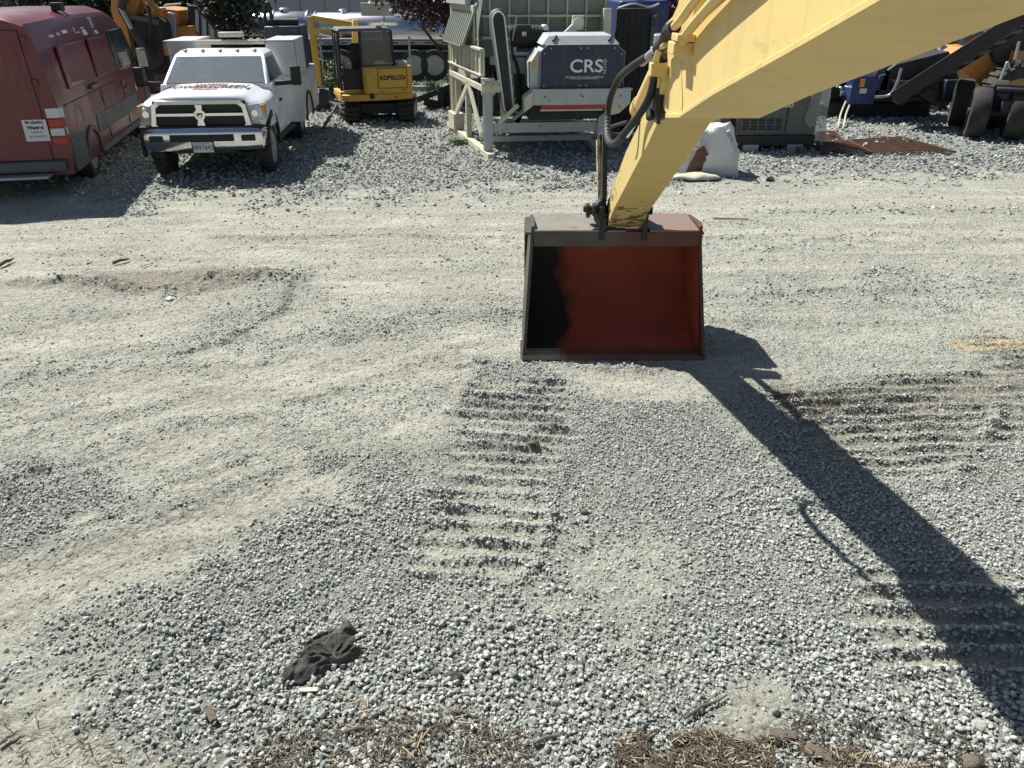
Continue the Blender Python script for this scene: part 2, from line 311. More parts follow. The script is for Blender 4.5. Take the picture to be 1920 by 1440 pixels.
RIDGE = [  # polyline, width, height, stony
 (wpoly([(125, 528), (260, 545), (330, 548), (410, 520), (480, 512), (550, 520)]), .20, .085, .3),
 (wpoly([(30, 532), (130, 530), (230, 540)]), .15, .045, .2),
 (wpoly([(545, 530), (530, 580), (480, 610), (420, 640), (330, 668)]), .07, .05, .6),
 (wpoly([(1065, 845), (1040, 940), (1010, 1060), (980, 1080)]), .045, .035, 1),
 (wpoly([(1880, 760), (1845, 830), (1800, 880), (1780, 910)]), .06, .045, .8),
 (wpoly([(400, 445), (560, 447), (700, 440), (950, 447)]), .12, .03, .4),
 (wpoly([(850, 690), (1000, 672), (1100, 690), (1230, 695)]), .08, .04, .6),
 (wpoly([(760, 590), (980, 580)]), .10, .03, .6),
 (wpoly([(1330, 560), (1560, 548), (1800, 540)]), .12, .035, .5),
 (wpoly([(0, 720), (150, 690), (300, 690)]), .12, .03, .3), (wpoly([(100, 860), (300, 800), (520, 780)]), .10, .022, .25),
 (wpoly([(0, 905), (60, 880), (120, 905)]), .08, .05, .6),
 (wpoly([(1380, 470), (1650, 440), (1900, 450)]), .14, .03, .3), (wpoly([(1400, 400), (1700, 395), (2000, 400)]), .15, .03, .4)]
def field(x, y, fine=True):
    nz = fbm(x * 1.7, y * 1.7, 4) - .5; nf = fbm(x * 7, y * 7, 3) - .5
    cov = np.zeros(x.shape)
    for P, c, s in ZONES:
        d = sdf(x, y, P); cov = np.maximum(cov, c * sstep(-2.2 * s, 1.6 * s, d + nz * s * 4.5 + nf * s * 3.5))
    bare = np.zeros(x.shape)
    for P, c, s in BARE:
        d = sdf(x, y, P); bare = np.maximum(bare, c * sstep(-1.8 * s, 1.8 * s, d + nz * s * 4 + nf * s * 2.5))
    cov = cov * (1 - bare)
    h = .035 * (fbm(x * .45, y * .45, 3) - .5) + .02 * nz * (1 - .3 * cov) + .008 * nf
    # long wheel ruts across the yard, swinging round on the near left
    far = sstep(5.2, 7.5, y + .25 * x)
    h = h + far * .085 * (fbm(x * .35 + 5, y * 3.2 + .25 * nz, 4) - .5)
    u = (x * .80 + y * .60); v = (-x * .60 + y * .80)
    lf = (1 - far) * sstep(.2, -1.2, x - .35 * (y - 4))
    h = h + lf * .085 * (fbm(u * .4, v * 3.4 + .4 * nz, 4) - .5)
    sa = fbm(x * .38 + 5, y * 2.6 + .3 * nz, 5); sb = fbm(u * .42 + 31, v * 2.9 + .4 * nz, 5)
    strk = np.maximum(far * sstep(.50, .64, sa), lf * sstep(.50, .62, sb)) * (y < 14)
    cov = np.maximum(cov, .42 * strk * (.6 + 1.4 * nf)); h = h + .010 * strk * (.5 + nf * 2)
    cl = np.zeros(x.shape)
    for P, sp, sl_, st in CLEAT:
        m = st * sstep(-.10, .14, sdf(x, y, P) + nz * .35 + nf * .2)
        ph = (y + sl_ * x + .14 * nz + .05 * nf) / sp * 2 * math.pi; rdg = (np.sin(ph) * .5 + .5) ** 1.6 * (.25 + 1.3 * vn(x * 4.1 + y, y * 6.5))
        h = h + m * (.042 * rdg - .024); cl = np.maximum(cl, m); cov = cov * (1 - m) + m * (.06 + .95 * np.clip(rdg * 1.1, 0, 1)) * (.45 + .55 * np.minimum(1, cov + .35))
    st_ = np.zeros(x.shape)
    for P, wd, hh, sn in RIDGE:
        d = segdist(x, y, P, False) + nz * wd * .8; e = np.exp(-(d / wd) ** 2); h = h + hh * e * (.65 + nf * 1.8); st_ = np.maximum(st_, e); cov = np.maximum(cov, sn * e)
    h = h + .012 * cov * nz
    near = np.clip((26 - y) / 20, 0, 1)
    # the stones spill under the bucket floor instead of poking through it
    bk = sstep(.12, 0, np.maximum(np.abs(x - .87) - .86, np.maximum(5.90 - y, y - 7.3)))
    h = h * near; h = h * (1 - bk) - .012 * bk
    return h, cov, cl, st_
def ys():
    a = [-60, -25, -10, -3, 0, 1.0]; n = 760; y = 1.55
    g = (30 / 1.55) ** (1 / n)
    while y < 30: a.append(y); y *= g
    return np.array(a + [32, 36, 42, 55, 80, 130, 220])
Y_ = ys(); nu = 760
U_ = np.linspace(-1, 1, nu); wid = .70 * np.clip(Y_, 1.6, 30) + 1.35
X_ = U_[None, :] * wid[:, None]
ext = np.array([1.5, 6, 20, 60, 180.])
X_ = np.hstack([-(wid[:, None] + ext[None, ::-1]), X_, wid[:, None] + ext[None, :]])
YY = np.repeat(Y_[:, None], X_.shape[1], 1)
Hh, cov, cl, st_ = field(X_, YY)
micro = (fbm(X_ * 22, YY * 22, 3) - .5) * .010 * (1 + cov) * np.clip((14 - YY) / 10, 0, 1)
Hh = Hh + micro
nr, nc = X_.shape
co = np.stack([X_, YY, Hh], -1).reshape(-1, 3).astype(np.float32)
idx = np.arange(nr * nc).reshape(nr, nc)
q = np.stack([idx[:-1, :-1], idx[:-1, 1:], idx[1:, 1:], idx[1:, :-1]], -1).reshape(-1, 4)
me = bpy.data.meshes.new('ground'); me.vertices.add(len(co)); me.vertices.foreach_set('co', co.ravel())
me.loops.add(q.size); me.loops.foreach_set('vertex_index', q.ravel().astype(np.int32)); me.polygons.add(len(q))
me.polygons.foreach_set('loop_start', np.arange(0, q.size, 4, dtype=np.int32)); me.polygons.foreach_set('loop_total', np.full(len(q), 4, dtype=np.int32))
me.update(); me.polygons.foreach_set('use_smooth', [True] * len(q))
def tint(P, s): return sstep(-s, s, sdf(X_, YY, P) + (fbm(X_ * 2, YY * 2, 3) - .5) * s * 3)
brown = np.maximum.reduce([st_ * .45 * (YY > 7) * (X_ < -1.0), tint(wpoly([(1440, 730), (1950, 690), (1860, 880), (1560, 880)]), .3) * .5, tint(wpoly([(180, 515), (420, 500), (540, 515), (400, 545), (250, 550)]), .15) * .6,
                           tint(wpoly([(-50, 1350), (200, 1330), (330, 1400), (560, 1420), (700, 1500), (-50, 1500)]), .12) * .2, tint(wpoly([(1200, 1380), (1560, 1380), (1650, 1500), (1150, 1500)]), .08) * .3])
tan = tint(wpoly([(1780, 640), (1950, 632), (1960, 655), (1800, 662)]), .12)
rg = me.color_attributes.new('masks', 'FLOAT_COLOR', 'POINT')
rg.data.foreach_set('color', np.stack([cov, brown, tan, np.ones_like(cov)], -1).reshape(-1).astype(np.float32))
def ground_mat():
    m = bpy.data.materials.new('yard_dirt'); m.use_nodes = True; t = m.node_tree; b = t.nodes['Principled BSDF']; L = t.links.new
    at_ = nd(t, 'ShaderNodeAttribute', attribute_name='masks'); sp = nd(t, 'ShaderNodeSeparateColor'); L(at_.outputs['Color'], sp.inputs[0])
    g = nd(t, 'ShaderNodeNewGeometry'); P = g.outputs['Position']
    def noise(sc, d=6, r=.6, vec=None):
        n = nd(t, 'ShaderNodeTexNoise'); n.inputs['Scale'].default_value = sc; n.inputs['Detail'].default_value = d; n.inputs['Roughness'].default_value = r; L(vec or P, n.inputs[0]); return n.outputs[0]
    def ramp(s, a, b_, c=0., d=1.):
        r = nd(t, 'ShaderNodeMapRange'); r.inputs[1].default_value = a; r.inputs[2].default_value = b_; r.inputs[3].default_value = c; r.inputs[4].default_value = d; L(s, r.inputs[0]); return r.outputs[0]
    def mix(f, a, b_):
        x = nd(t, 'ShaderNodeMix', data_type='RGBA')
        for i, v in ((0, f), (6, a), (7, b_)):
            if isinstance(v, tuple): x.inputs[i].default_value = (*v, 1)
            elif isinstance(v, float): x.inputs[i].default_value = v
            else: L(v, x.inputs[i])
        return x.outputs[2]
    c = mix(ramp(noise(.9, 5), .35, .65), (.51, .51, .425), (.36, .36, .305))
    mp = nd(t, 'ShaderNodeMapping'); mp.inputs['Scale'].default_value = (.35, 2.2, 1); L(P, mp.inputs[0])
    c = mix(ramp(noise(1.6, 9, .72, mp.outputs[0]), .46, .60, 0, .8), c, (.29, .29, .24))
    c = mix(ramp(noise(5, 8, .75), .50, .66, 0, .55), c, (.31, .31, .25))
    c = mix(ramp(noise(14, 6, .7), .5, .68, 0, .5), c, (.62, .60, .48))
    c = mix(ramp(noise(40, 4, .7), .56, .70, 0, .55), c, (.19, .19, .165))
    c = mix(sp.outputs[0], c, mix(ramp(noise(30, 5, .7), .4, .62), (.20, .215, .20), (.31, .325, .30)))
    c = mix(sp.outputs[1], c, (.17, .145, .105)); c = mix(sp.outputs[2], c, (.50, .40, .24))
    vo = nd(t, 'ShaderNodeTexVoronoi'); vo.inputs['Scale'].default_value = 55; L(P, vo.inputs['Vector'])
    v2 = nd(t, 'ShaderNodeTexVoronoi'); v2.inputs['Scale'].default_value = 24; L(P, v2.inputs['Vector'])
    hue = nd(t, 'ShaderNodeSeparateColor'); L(vo.outputs['Color'], hue.inputs[0])
    c = mix(ramp(hue.outputs[0], .82, .9, 0, .55), c, (.50, .50, .46)); c = mix(ramp(hue.outputs[1], .86, .92, 0, .6), c, (.12, .12, .11))
    L(c, b.inputs['Base Color']); b.inputs['Roughness'].default_value = .95; b.inputs['Specular IOR Level'].default_value = .15
    def bump(h, s, dist, prev=None):
        k = nd(t, 'ShaderNodeBump'); k.inputs['Strength'].default_value = s; k.inputs['Distance'].default_value = dist; L(h, k.inputs['Height'])
        if prev: L(prev, k.inputs['Normal'])
        return k.outputs[0]
    inv = nd(t, 'ShaderNodeMath', operation='SUBTRACT'); inv.inputs[0].default_value = 1; L(vo.outputs['Distance'], inv.inputs[1])
    i2 = nd(t, 'ShaderNodeMath', operation='SUBTRACT'); i2.inputs[0].default_value = 1; L(v2.outputs['Distance'], i2.inputs[1])
    n = bump(noise(9, 8, .7), .9, .05); n = bump(inv.outputs[0], .75, .012, n); n = bump(i2.outputs[0], .5, .02, n); n = bump(noise(90, 5, .75), .8, .01, n)
    L(n, b.inputs['Normal']); return m
me.materials.append(ground_mat())
ground = link('ground', me); ground['kind'] = 'structure'

def proto(kind, seed, mat):
    r = random.Random(seed); bm = bmesh.new()
    if kind == 'round':
        bmesh.ops.create_icosphere(bm, subdivisions=2, radius=1)
        k = [Vector((r.gauss(0, 1), r.gauss(0, 1), r.gauss(0, 1))).normalized() for _ in range(7)]; a = [r.uniform(-.28, .22) for _ in k]
        for v in bm.verts:
            n = v.co.normalized(); s = 1 + sum(ai * max(0, n.dot(ki)) ** 3 for ai, ki in zip(a, k)); v.co = Vector((n.x * s, n.y * s * r_ (seed, .72, .95), n.z * s * r_(seed + 5, .55, .78)))
    elif kind == 'hard':                 # half-worn stone: hull of few points, softened
        for _ in range(11):
            d = Vector((r.gauss(0, 1), r.gauss(0, 1), r.gauss(0, 1))).normalized() * r.uniform(.80, 1.15); bm.verts.new(Vector((d.x, d.y * r_(seed, .68, .92), d.z * r_(seed + 5, .52, .78))))
        bmesh.ops.convex_hull(bm, input=bm.verts); bmesh.ops.delete(bm, geom=[v for v in bm.verts if not v.link_faces], context='VERTS')
        bmesh.ops.subdivide_edges(bm, edges=bm.edges[:], cuts=1, use_grid_fill=True); bmesh.ops.smooth_vert(bm, verts=bm.verts, factor=.22, use_axis_x=True, use_axis_y=True, use_axis_z=True)
    else:
        for _ in range(13): bm.verts.new(Vector((r.uniform(-1, 1), r.uniform(-.8, .8), r.uniform(-.6, .6))))
        h = bmesh.ops.convex_hull(bm, input=bm.verts); bmesh.ops.delete(bm, geom=[v for v in bm.verts if not v.link_faces], context='VERTS')
    me = bpy.data.meshes.new('stone'); bm.to_mesh(me); bm.free(); me.materials.append(mat)
    if kind != 'ang': me.polygons.foreach_set('use_smooth', [True] * len(me.polygons)); me.set_sharp_from_angle(angle=R(26 if kind == 'hard' else 38))
    return bpy.data.objects.new('stone_shape', me)
def r_(seed, a, b): return a + (b - a) * random.Random(seed).random()
def scatter(name, label, pts, scl, mat, kinds):
    col = bpy.data.collections.new(name + '_shapes')
    for i, k in enumerate(kinds): col.objects.link(proto(k, 31 * i + 3, mat))
    me = bpy.data.meshes.new(name); me.vertices.add(len(pts)); me.vertices.foreach_set('co', pts.astype(np.float32).ravel())
    n = len(pts); rot = np.stack([rng.normal(0, .35, n), rng.normal(0, .35, n), rng.random(n) * 6.283], -1).astype(np.float32)
    me.attributes.new('rot', 'FLOAT_VECTOR', 'POINT').data.foreach_set('vector', rot.ravel())
    me.attributes.new('scl', 'FLOAT', 'POINT').data.foreach_set('value', scl.astype(np.float32))
    me.attributes.new('idx', 'INT', 'POINT').data.foreach_set('value', rng.integers(0, len(kinds), n).astype(np.int32))
    g = bpy.data.node_groups.new(name + '_nodes', 'GeometryNodeTree')
    g.interface.new_socket('Geometry', in_out='INPUT', socket_type='NodeSocketGeometry'); g.interface.new_socket('Geometry', in_out='OUTPUT', socket_type='NodeSocketGeometry')
    i = g.nodes.new('NodeGroupInput'); o = g.nodes.new('NodeGroupOutput'); ip = g.nodes.new('GeometryNodeInstanceOnPoints'); ci = g.nodes.new('GeometryNodeCollectionInfo')
    ci.inputs['Collection'].default_value = col; ci.inputs['Separate Children'].default_value = True; ci.inputs['Reset Children'].default_value = True
    def na(nm, ty): a = g.nodes.new('GeometryNodeInputNamedAttribute'); a.data_type = ty; a.inputs['Name'].default_value = nm; return next(s for s in a.outputs if s.enabled and s.name == 'Attribute')
    g.links.new(i.outputs[0], ip.inputs['Points']); g.links.new(ci.outputs[0], ip.inputs['Instance']); ip.inputs['Pick Instance'].default_value = True
    g.links.new(na('idx', 'INT'), ip.inputs['Instance Index'])
    er = g.nodes.new('FunctionNodeEulerToRotation'); g.links.new(na('rot', 'FLOAT_VECTOR'), er.inputs[0]); g.links.new(er.outputs[0], ip.inputs['Rotation'])
    g.links.new(na('scl', 'FLOAT'), ip.inputs['Scale']); g.links.new(ip.outputs[0], o.inputs[0])
    ob = link(name, me, None, kind='stuff', label=label, category='gravel'); md = ob.modifiers.new('scatter', 'NODES'); md.node_group = g
    return ob
def sample(y0, y1, dens, rmin, rmax, covpow, base, lift=.35):
    xm = .62 * y1 + 1.35; A = (y1 - y0) * 2 * xm; n = int(A * dens)
    x = rng.uniform(-xm, xm, n); y = rng.uniform(y0, y1, n); k = np.abs(x) < .62 * y + 1.35; x, y = x[k], y[k]
    h, c, cl_, s_ = field(x, y); keep = rng.random(len(x)) < np.clip(c, 0, 1) ** covpow + base
    x, y, h, c = x[keep], y[keep], h[keep], c[keep]
    r = rmin + (rmax - rmin) * rng.random(len(x)) ** (1.6 if lift > .3 else 3.2)
    big = .75 + .5 * fbm(x * 1.3 + 40, y * 1.3, 3); r = r * big
    z = h + r * lift * np.where(c > .4, rng.uniform(0, 2.0, len(x)), .25)
    return np.stack([x, y, z], -1), r
parts = [sample(1.6, 2.9, 4300, .006, .0185, 1.15, 0, .55), sample(2.9, 4.0, 4600, .006, .0155, 1.15, 0, .5), sample(4.0, 5.2, 4800, .0055, .013, 1.15, 0, .5), sample(5.2, 7.2, 2600, .007, .015, 1.3, 0)]
pts = np.concatenate([p for p, _ in parts]); rs = np.concatenate([r for _, r in parts])
scatter('gravel', 'loose rounded grey-green gravel covering the near yard', pts, rs, M['stone'], ['round'] * 2 + ['hard'] * 10)
print('near stones', len(pts))
parts = [sample(7.2, 10.5, 700, .010, .022, 1.3, 0), sample(10.5, 15, 260, .016, .040, 1.2, 0, .6), sample(15, 27, 120, .02, .05, 1.2, 0, .6)]
pts = np.concatenate([p for p, _ in parts]); rs = np.concatenate([r for _, r in parts])
scatter('crushed_stone', 'angular crushed grey stone around the parked machines', pts, rs, M['stone'], ['ang'] * 5)
print('far stones', len(pts))
parts = [sample(1.6, 3.2, 3600, .0022, .0065, .8, 0, .31), sample(3.2, 5.2, 2400, .0025, .006, .8, 0, .31), sample(1.6, 4, 900, .002, .013, 9, .40, .3), sample(4, 7.5, 620, .003, .015, 9, .40, .3), sample(7.5, 13, 170, .005, .026, 9, .4, .3)]
pts = np.concatenate([p for p, _ in parts]); rs = np.concatenate([r for _, r in parts])
scatter('scattered_pebbles', 'small dusty pebbles strewn over the packed dirt', pts, rs, M['pebble'], ['ang'] * 3 + ['round'] * 2)
print('pebbles', len(pts))
def gz(x, y): return float(field(np.array([float(x)]), np.array([float(y)]))[0][0])
def text(parent, body, size, mat, loc, rot, name='lettering', extrude=.001, xscale=1.0, world=False, bold=0.0):
    cu = bpy.data.curves.new(name, 'FONT'); cu.body = body; cu.size = size; cu.extrude = extrude; cu.align_x = 'CENTER'; cu.align_y = 'CENTER'; cu.offset = bold
    to = bpy.data.objects.new(name, cu); COL.objects.link(to); bpy.context.view_layer.update()
    me = bpy.data.meshes.new_from_object(to.evaluated_get(bpy.context.evaluated_depsgraph_get())); bpy.data.objects.remove(to)
    me.materials.clear(); me.materials.append(mat)
    o = link(name, me, parent); o.location = Vector(loc) - (origin(parent) if world else Vector()); o.rotation_euler = rot; o.scale = (xscale, 1, 1); return o

# ------------------------------------------------------------------ own machine: boom, stick, bucket
AX0 = .95
EX = thing('excavator', 'near faded yellow excavator arm reaching down to a wide bucket resting on the yard', 'excavator', (AX0, 0, 0))
def W(mb): return mb
boomP = [(-.55, 1.45), (.1, 2.35), (.7, 2.86), (1.2, 2.95), (1.78, 2.822), (2.24, 2.70), (3.10, 2.477), (3.69, 2.307), (4.02, 2.258), (4.19, 2.285), (4.30, 2.36), (4.335, 2.46), (4.32, 2.545), (3.70, 2.70), (3.03, 2.86), (1.8, 3.28), (1.0, 3.52), (.35, 3.40), (-.15, 2.80), (-.80, 1.70)]
m = MB(); m.prism(boomP, AX0 - .172, AX0 + .172); boom = part(EX, 'boom', m, M['yellow'], .006, True)
m = MB(); low = boomP[0:9]; up = [(a, b + .018) for a, b in low]
m.prism([(a, b - .004) for a, b in low] + up[::-1], AX0 - .186, AX0 + .186); part(EX, 'boom_bottom_plate', m, M['yellow'], .003, True)
m = MB(); m.prism([(a, b + .004) for a, b in boomP[12:17]] + [(a, b - .016) for a, b in boomP[12:17]][::-1], AX0 - .186, AX0 + .186); part(EX, 'boom_top_plate', m, M['yellow'], .003, True)
m = MB(); m.tube([(AX0 - .1735, 3.80, 2.53), (AX0 - .1735, 3.77, 2.47), (AX0 - .1735, 3.70, 2.38), (AX0 - .1735, 3.69, 2.32)], .004, 6); part(EX, 'weld_bead', m, M['yellow'], 0, True)
stickP = [(4.05, 2.26), (4.42, 2.172), (4.72, 1.99), (5.06, 1.805), (6.10, 1.225), (6.36, 1.03), (6.46, 1.015), (6.52, 1.08), (6.50, 1.19), (6.28, 1.345), (5.583, 1.80), (5.01, 2.10), (4.70, 2.30), (4.50, 2.50), (4.45, 2.665), (4.25, 2.71), (4.16, 2.765), (4.05, 2.95), (3.88, 3.02), (3.74, 2.93), (3.78, 2.72), (3.9, 2.5)]
m = MB(); m.prism(stickP, AX0 - .145, AX0 + .145); part(EX, 'stick', m, M['stick'], .006, True)
m = MB(); m.tube([(AX0 - .150, 5.02, 2.09), (AX0 - .150, 5.03, 1.90), (AX0 - .150, 5.10, 1.84)], .003, 6); part(EX, 'weld_bead', m, M['dark'], 0, True)
# pin bosses
m = MB(); m.cyl((AX0 - .20, 4.18, 2.42), (AX0 + .20, 4.18, 2.42), .075, 20); m.cyl((AX0 - .215, 4.18, 2.42), (AX0 - .20, 4.18, 2.42), .045, 16); part(EX, 'boom_pin', m, M['yellow'], .004, True)
m = MB(); m.box(AX0 - .185, AX0 - .165, 4.24, 4.40, 2.19, 2.40); part(EX, 'wear_block', m, M['dark'], .004, True)
# bucket cylinder on top of the stick, its rod and the links
m = MB(); m.cyl((AX0, 4.35, 2.85), (AX0, 6.0, 2.03), .062, 20); m.cyl((AX0, 5.93, 2.065), (AX0, 6.03, 2.015), .075, 20)
cylp = part(EX, 'bucket_cylinder', m, M['yellow'], .003, True)
m = MB(); m.cyl((AX0, 6.02, 2.02), (AX0, 6.60, 1.73), .032, 16); part(cylp, 'rod', m, M['chrome'], 0, True)
m = MB()
for s in (-1, 1): m.prism([(6.52, 1.76), (6.68, 1.76), (6.50, 1.30), (6.38, 1.22), (6.30, 1.30)], AX0 + s * .19 - .02, AX0 + s * .19 + .02)
m.cyl((AX0 - .23, 6.6, 1.72), (AX0 + .23, 6.6, 1.72), .038); part(EX, 'idler_link', m, M['dark'], .004, True)
m = MB()
m.bar((AX0 - .235, 6.60, 1.70), (AX0 - .205, 6.50, 1.17), .03, .075, (0, 1, 0)); part(EX, 'bucket_link', m, pm('chipped_yellow', (.68, .58, .33), .6, rust=.75, sc=7, dust=.3), .004, True)
# steel hydraulic lines on the boom
for i, (dx, dz, r) in enumerate(((-.235, .02, .020), (-.215, -.045, .022))):
    m = MB(); base = [(3.72 - .10 * i, 2.665), (3.58, 2.70), (3.40, 2.76), (3.0, 2.875), (1.8, 3.20), (1.0, 3.44), (.3, 3.3), (-.2, 2.7)]
    m.tube([(AX0 + dx, a, b + dz) for a, b in base], r, 10); part(EX, 'hydraulic_line', m, M['yellow'], 0, True)
m = MB(); m.box(AX0 - .255, AX0 - .172, 3.60, 3.74, 2.575, 2.625); m.box(AX0 - .25, AX0 - .172, 3.56, 3.70, 2.63, 2.66); part(EX, 'line_clamp', m, M['yellow'], .004, True)
m = MB(); m.tube([(AX0 - .235, 3.72, 2.68), (AX0 - .235, 3.86, 2.66), (AX0 - .23, 3.98, 2.60), (AX0 - .235, 4.10, 2.57)], .030, 10); part(EX, 'line_sleeve', m, M['black'], 0, True)
m = MB(); m.tube([(AX0 - .235, 3.90, 2.60), (AX0 - .24, 4.02, 2.58), (AX0 - .24, 4.10, 2.52), (AX0 - .23, 4.16, 2.47)], .016, 8); m.box(AX0 - .26, AX0 - .18, 4.10, 4.18, 2.44, 2.50); part(EX, 'hose_elbow', m, M['yellow'], .002, True)
m = MB(); m.tube([(AX0 - .19, 4.17, 2.53), (AX0 - .20, 4.31, 2.40), (AX0 - .20, 4.43, 2.29), (AX0 - .20, 4.36, 2.20)], .024, 8); m.box(AX0 - .215, AX0 - .185, 4.16, 4.40, 2.26, 2.46); part(EX, 'hose', m, M['black'], .003, True)
# big hose loop at the joint
loop = [(-.235, 4.42, 2.505), (-.25, 4.52, 2.48), (-.28, 4.68, 2.43), (-.31, 4.93, 2.345), (-.34, 5.05, 2.22), (-.355, 5.03, 2.10), (-.36, 4.88, 2.00), (-.34, 4.66, 2.02), (-.31, 4.44, 2.13), (-.27, 4.28, 2.24), (-.235, 4.22, 2.34), (-.225, 4.18, 2.44), (-.215, 4.12, 2.50)]
loop = [(a, b, c) for a, b, c in loop]
def smooth_path(P, n=6):
    P = [Vector(p) for p in P]; out = []
    for i in range(len(P) - 1):
        a, b, c, d = P[max(i - 1, 0)], P[i], P[i + 1], P[min(i + 2, len(P) - 1)]
        for k in range(n):
            t = k / n; out.append(.5 * ((2 * b) + (c - a) * t + (2 * a - 5 * b + 4 * c - d) * t * t + (3 * b - a - 3 * c + d) * t ** 3))
    return out + [P[-1]]
m = MB(); m.tube(smooth_path([(AX0 + x, a, b) for x, a, b in loop]), .0205, 12); hose = part(EX, 'hose', m, M['black'], 0, True)
m = MB()
for k in range(16):
    p = smooth_path([(AX0 + x, a, b) for x, a, b in loop])[30 + k * 1]; q = smooth_path([(AX0 + x, a, b) for x, a, b in loop])[31 + k]
    m.cyl(p, p + (q - p) * .3, .0225, 12)
part(hose, 'spiral_guard', m, M['grey'], 0, True)
m = MB(); m.tube([(AX0 - .23, 4.12, 2.555), (AX0 - .23, 4.26, 2.545), (AX0 - .23, 4.42, 2.505), (AX0 - .23, 4.60, 2.465)], [.014, .016, .021, .024], 12); part(hose, 'fitting', m, M['galv'], 0, True)
m = MB(); m.cyl((AX0 - .20, 4.30, 2.62), (AX0 - .20, 4.34, 2.44), .026, 10); m.cyl((AX0 - .20, 4.32, 2.56), (AX0 - .20, 4.33, 2.50), .036, 6); m.box(AX0 - .23, AX0 - .14, 4.28, 4.36, 2.48, 2.52); part(EX, 'valve_fitting', m, M['galv'], .002, True)
m = MB(); m.tube(smooth_path([(AX0 - .10, 5.9, 1.95), (AX0 - .2, 6.2, 1.86), (AX0 - .2, 6.45, 1.78), (AX0 - .05, 6.58, 1.74)]), .014, 8); part(EX, 'grease_hose', m, M['black'], 0, True)
# bucket
BK = bpy.data.objects.new('bucket', None); COL.objects.link(BK)
bx0, bx1 = .115, 1.625
prof = [(5.985, .0), (6.20, .0), (6.46, .06), (6.70, .19), (6.86, .38), (6.94, .60), (6.94, .82), (6.86, .985), (6.36, .985)]
def offp(P, d):
    out = []
    for i, p in enumerate(P):
        a = Vector(P[max(i - 1, 0)]); b = Vector(P[min(i + 1, len(P) - 1)]); t = (b - a).normalized(); n = Vector((-t.y, t.x)); out.append((p[0] + n.x * d, p[1] + n.y * d))
    return out
inn = offp(prof, .022)
m = MB(); m.loft([[(bx0, *p) for p in prof] + [(bx0, *p) for p in inn[::-1]], [(bx1, *p) for p in prof] + [(bx1, *p) for p in inn[::-1]]])
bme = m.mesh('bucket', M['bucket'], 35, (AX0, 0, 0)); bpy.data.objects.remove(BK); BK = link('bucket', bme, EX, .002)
m = MB(); ii = offp(prof[:-1], .024)[0:]; i3 = offp(prof[:-1], .027); ii[0] = (6.06, ii[0][1]); i3[0] = (6.06, i3[0][1])
m.loft([[(bx0 + .012, *p) for p in ii] + [(bx0 + .012, *p) for p in i3[::-1]], [(bx1 - .012, *p) for p in ii] + [(bx1 - .012, *p) for p in i3[::-1]]])
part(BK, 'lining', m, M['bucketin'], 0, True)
sp = [(5.985, 0), (5.95, .04), (6.0, .16), (6.06, .28), (6.22, .62), (6.34, .90), (6.345, 1.04), (6.40, 1.06), (6.84, 1.01)] + prof[1:8][::-1]
for s, xx in ((0, bx0), (1, bx1)):
    m = MB(); m.prism(sp, xx - .028 if s == 0 else xx, xx if s == 0 else xx + .028)
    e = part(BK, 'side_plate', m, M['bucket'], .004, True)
    for v in e.data.vertices:       # the plates lean in towards the top
        zz = v.co.z; v.co.x += (.075 if s == 0 else -.045) * zz
    m = MB(); xin = (xx + .001, xx + .004) if s == 0 else (xx - .004, xx - .001); m.prism([(6.08, .03)] + [(6.26, .60), (6.38, .90), (6.84, .96)] + inn[2:7][::-1] + [(6.3, .03)], *xin)
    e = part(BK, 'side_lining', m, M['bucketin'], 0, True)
    for v in e.data.vertices: v.co.x += (.075 if s == 0 else -.045) * v.co.z
for nm, mat, P in (('cutting_edge', 'cutedge', [(5.93, -.006), (6.10, -.012), (6.10, .028), (5.97, .024)]),):
    m = MB(); m.prism(P, bx0 - .03, bx1 + .03); part(BK, nm, m, M[mat], .003, True)
m = MB(); m.prism([(5.94, 0), (5.965, .02), (5.99, .17), (5.965, .17), (5.93, .04)], bx0 - .045, bx0 - .026); part(BK, 'side_cutter', m, M['brightsteel'], .003, True)
m = MB(); m.box(bx0 + .07, bx1 - .045, 6.325, 6.352, .872, .998); part(BK, 'lip_beam', m, M['bucket'], .003, True)
m = MB(); m.box(bx0 + .075, .74, 6.32, 6.85, 1.0, 1.014); m.prism([(1.09, 6.86), (1.16, 6.32), (1.575, 6.32), (1.575, 6.86)], 1.0, 1.014, 'z'); m.box(.80, .96, 6.31, 6.40, 1.0, 1.014); part(BK, 'top_plate', m, M['toplate'], .003, True)
for xx in (.755, 1.115):
    m = MB(); m.prism([(6.30, .93), (6.34, 1.20), (6.42, 1.27), (6.52, 1.27), (6.62, 1.20), (6.88, 1.0), (6.85, .95)], xx - .022, xx + .022)
    m.cyl((xx - .04, 6.47, 1.13), (xx + .04, 6.47, 1.13), .07, 18); m.cyl((xx - .035, 6.62, 1.08), (xx + .035, 6.62, 1.08), .05, 18); part(BK, 'ear', m, M['dark'], .004, True)
m = MB(); m.cyl((.66, 6.52, 1.13), (1.20, 6.52, 1.13), .036, 16); m.cyl((.635, 6.52, 1.13), (.665, 6.52, 1.13), .062, 14); m.cyl((.675, 6.40, 1.17), (.70, 6.40, 1.17), .055, 14); m.cyl((.62, 6.42, 1.17), (.64, 6.42, 1.17), .045, 14); m.cyl((.60, 6.42, 1.17), (1.15, 6.42, 1.17), .028, 12)
part(BK, 'pin', m, M['dark'], .003, True)
m = MB(); bmesh.ops.create_icosphere(m.bm, subdivisions=3, radius=1)
for v in m.bm.verts: v.co = Vector((.755 + v.co.x * .05, 6.44 + v.co.y * .11, 1.14 + v.co.z * .12))
m.rough(.05, 14); part(BK, 'grease_and_mud', m, M['dark'], 0, True)
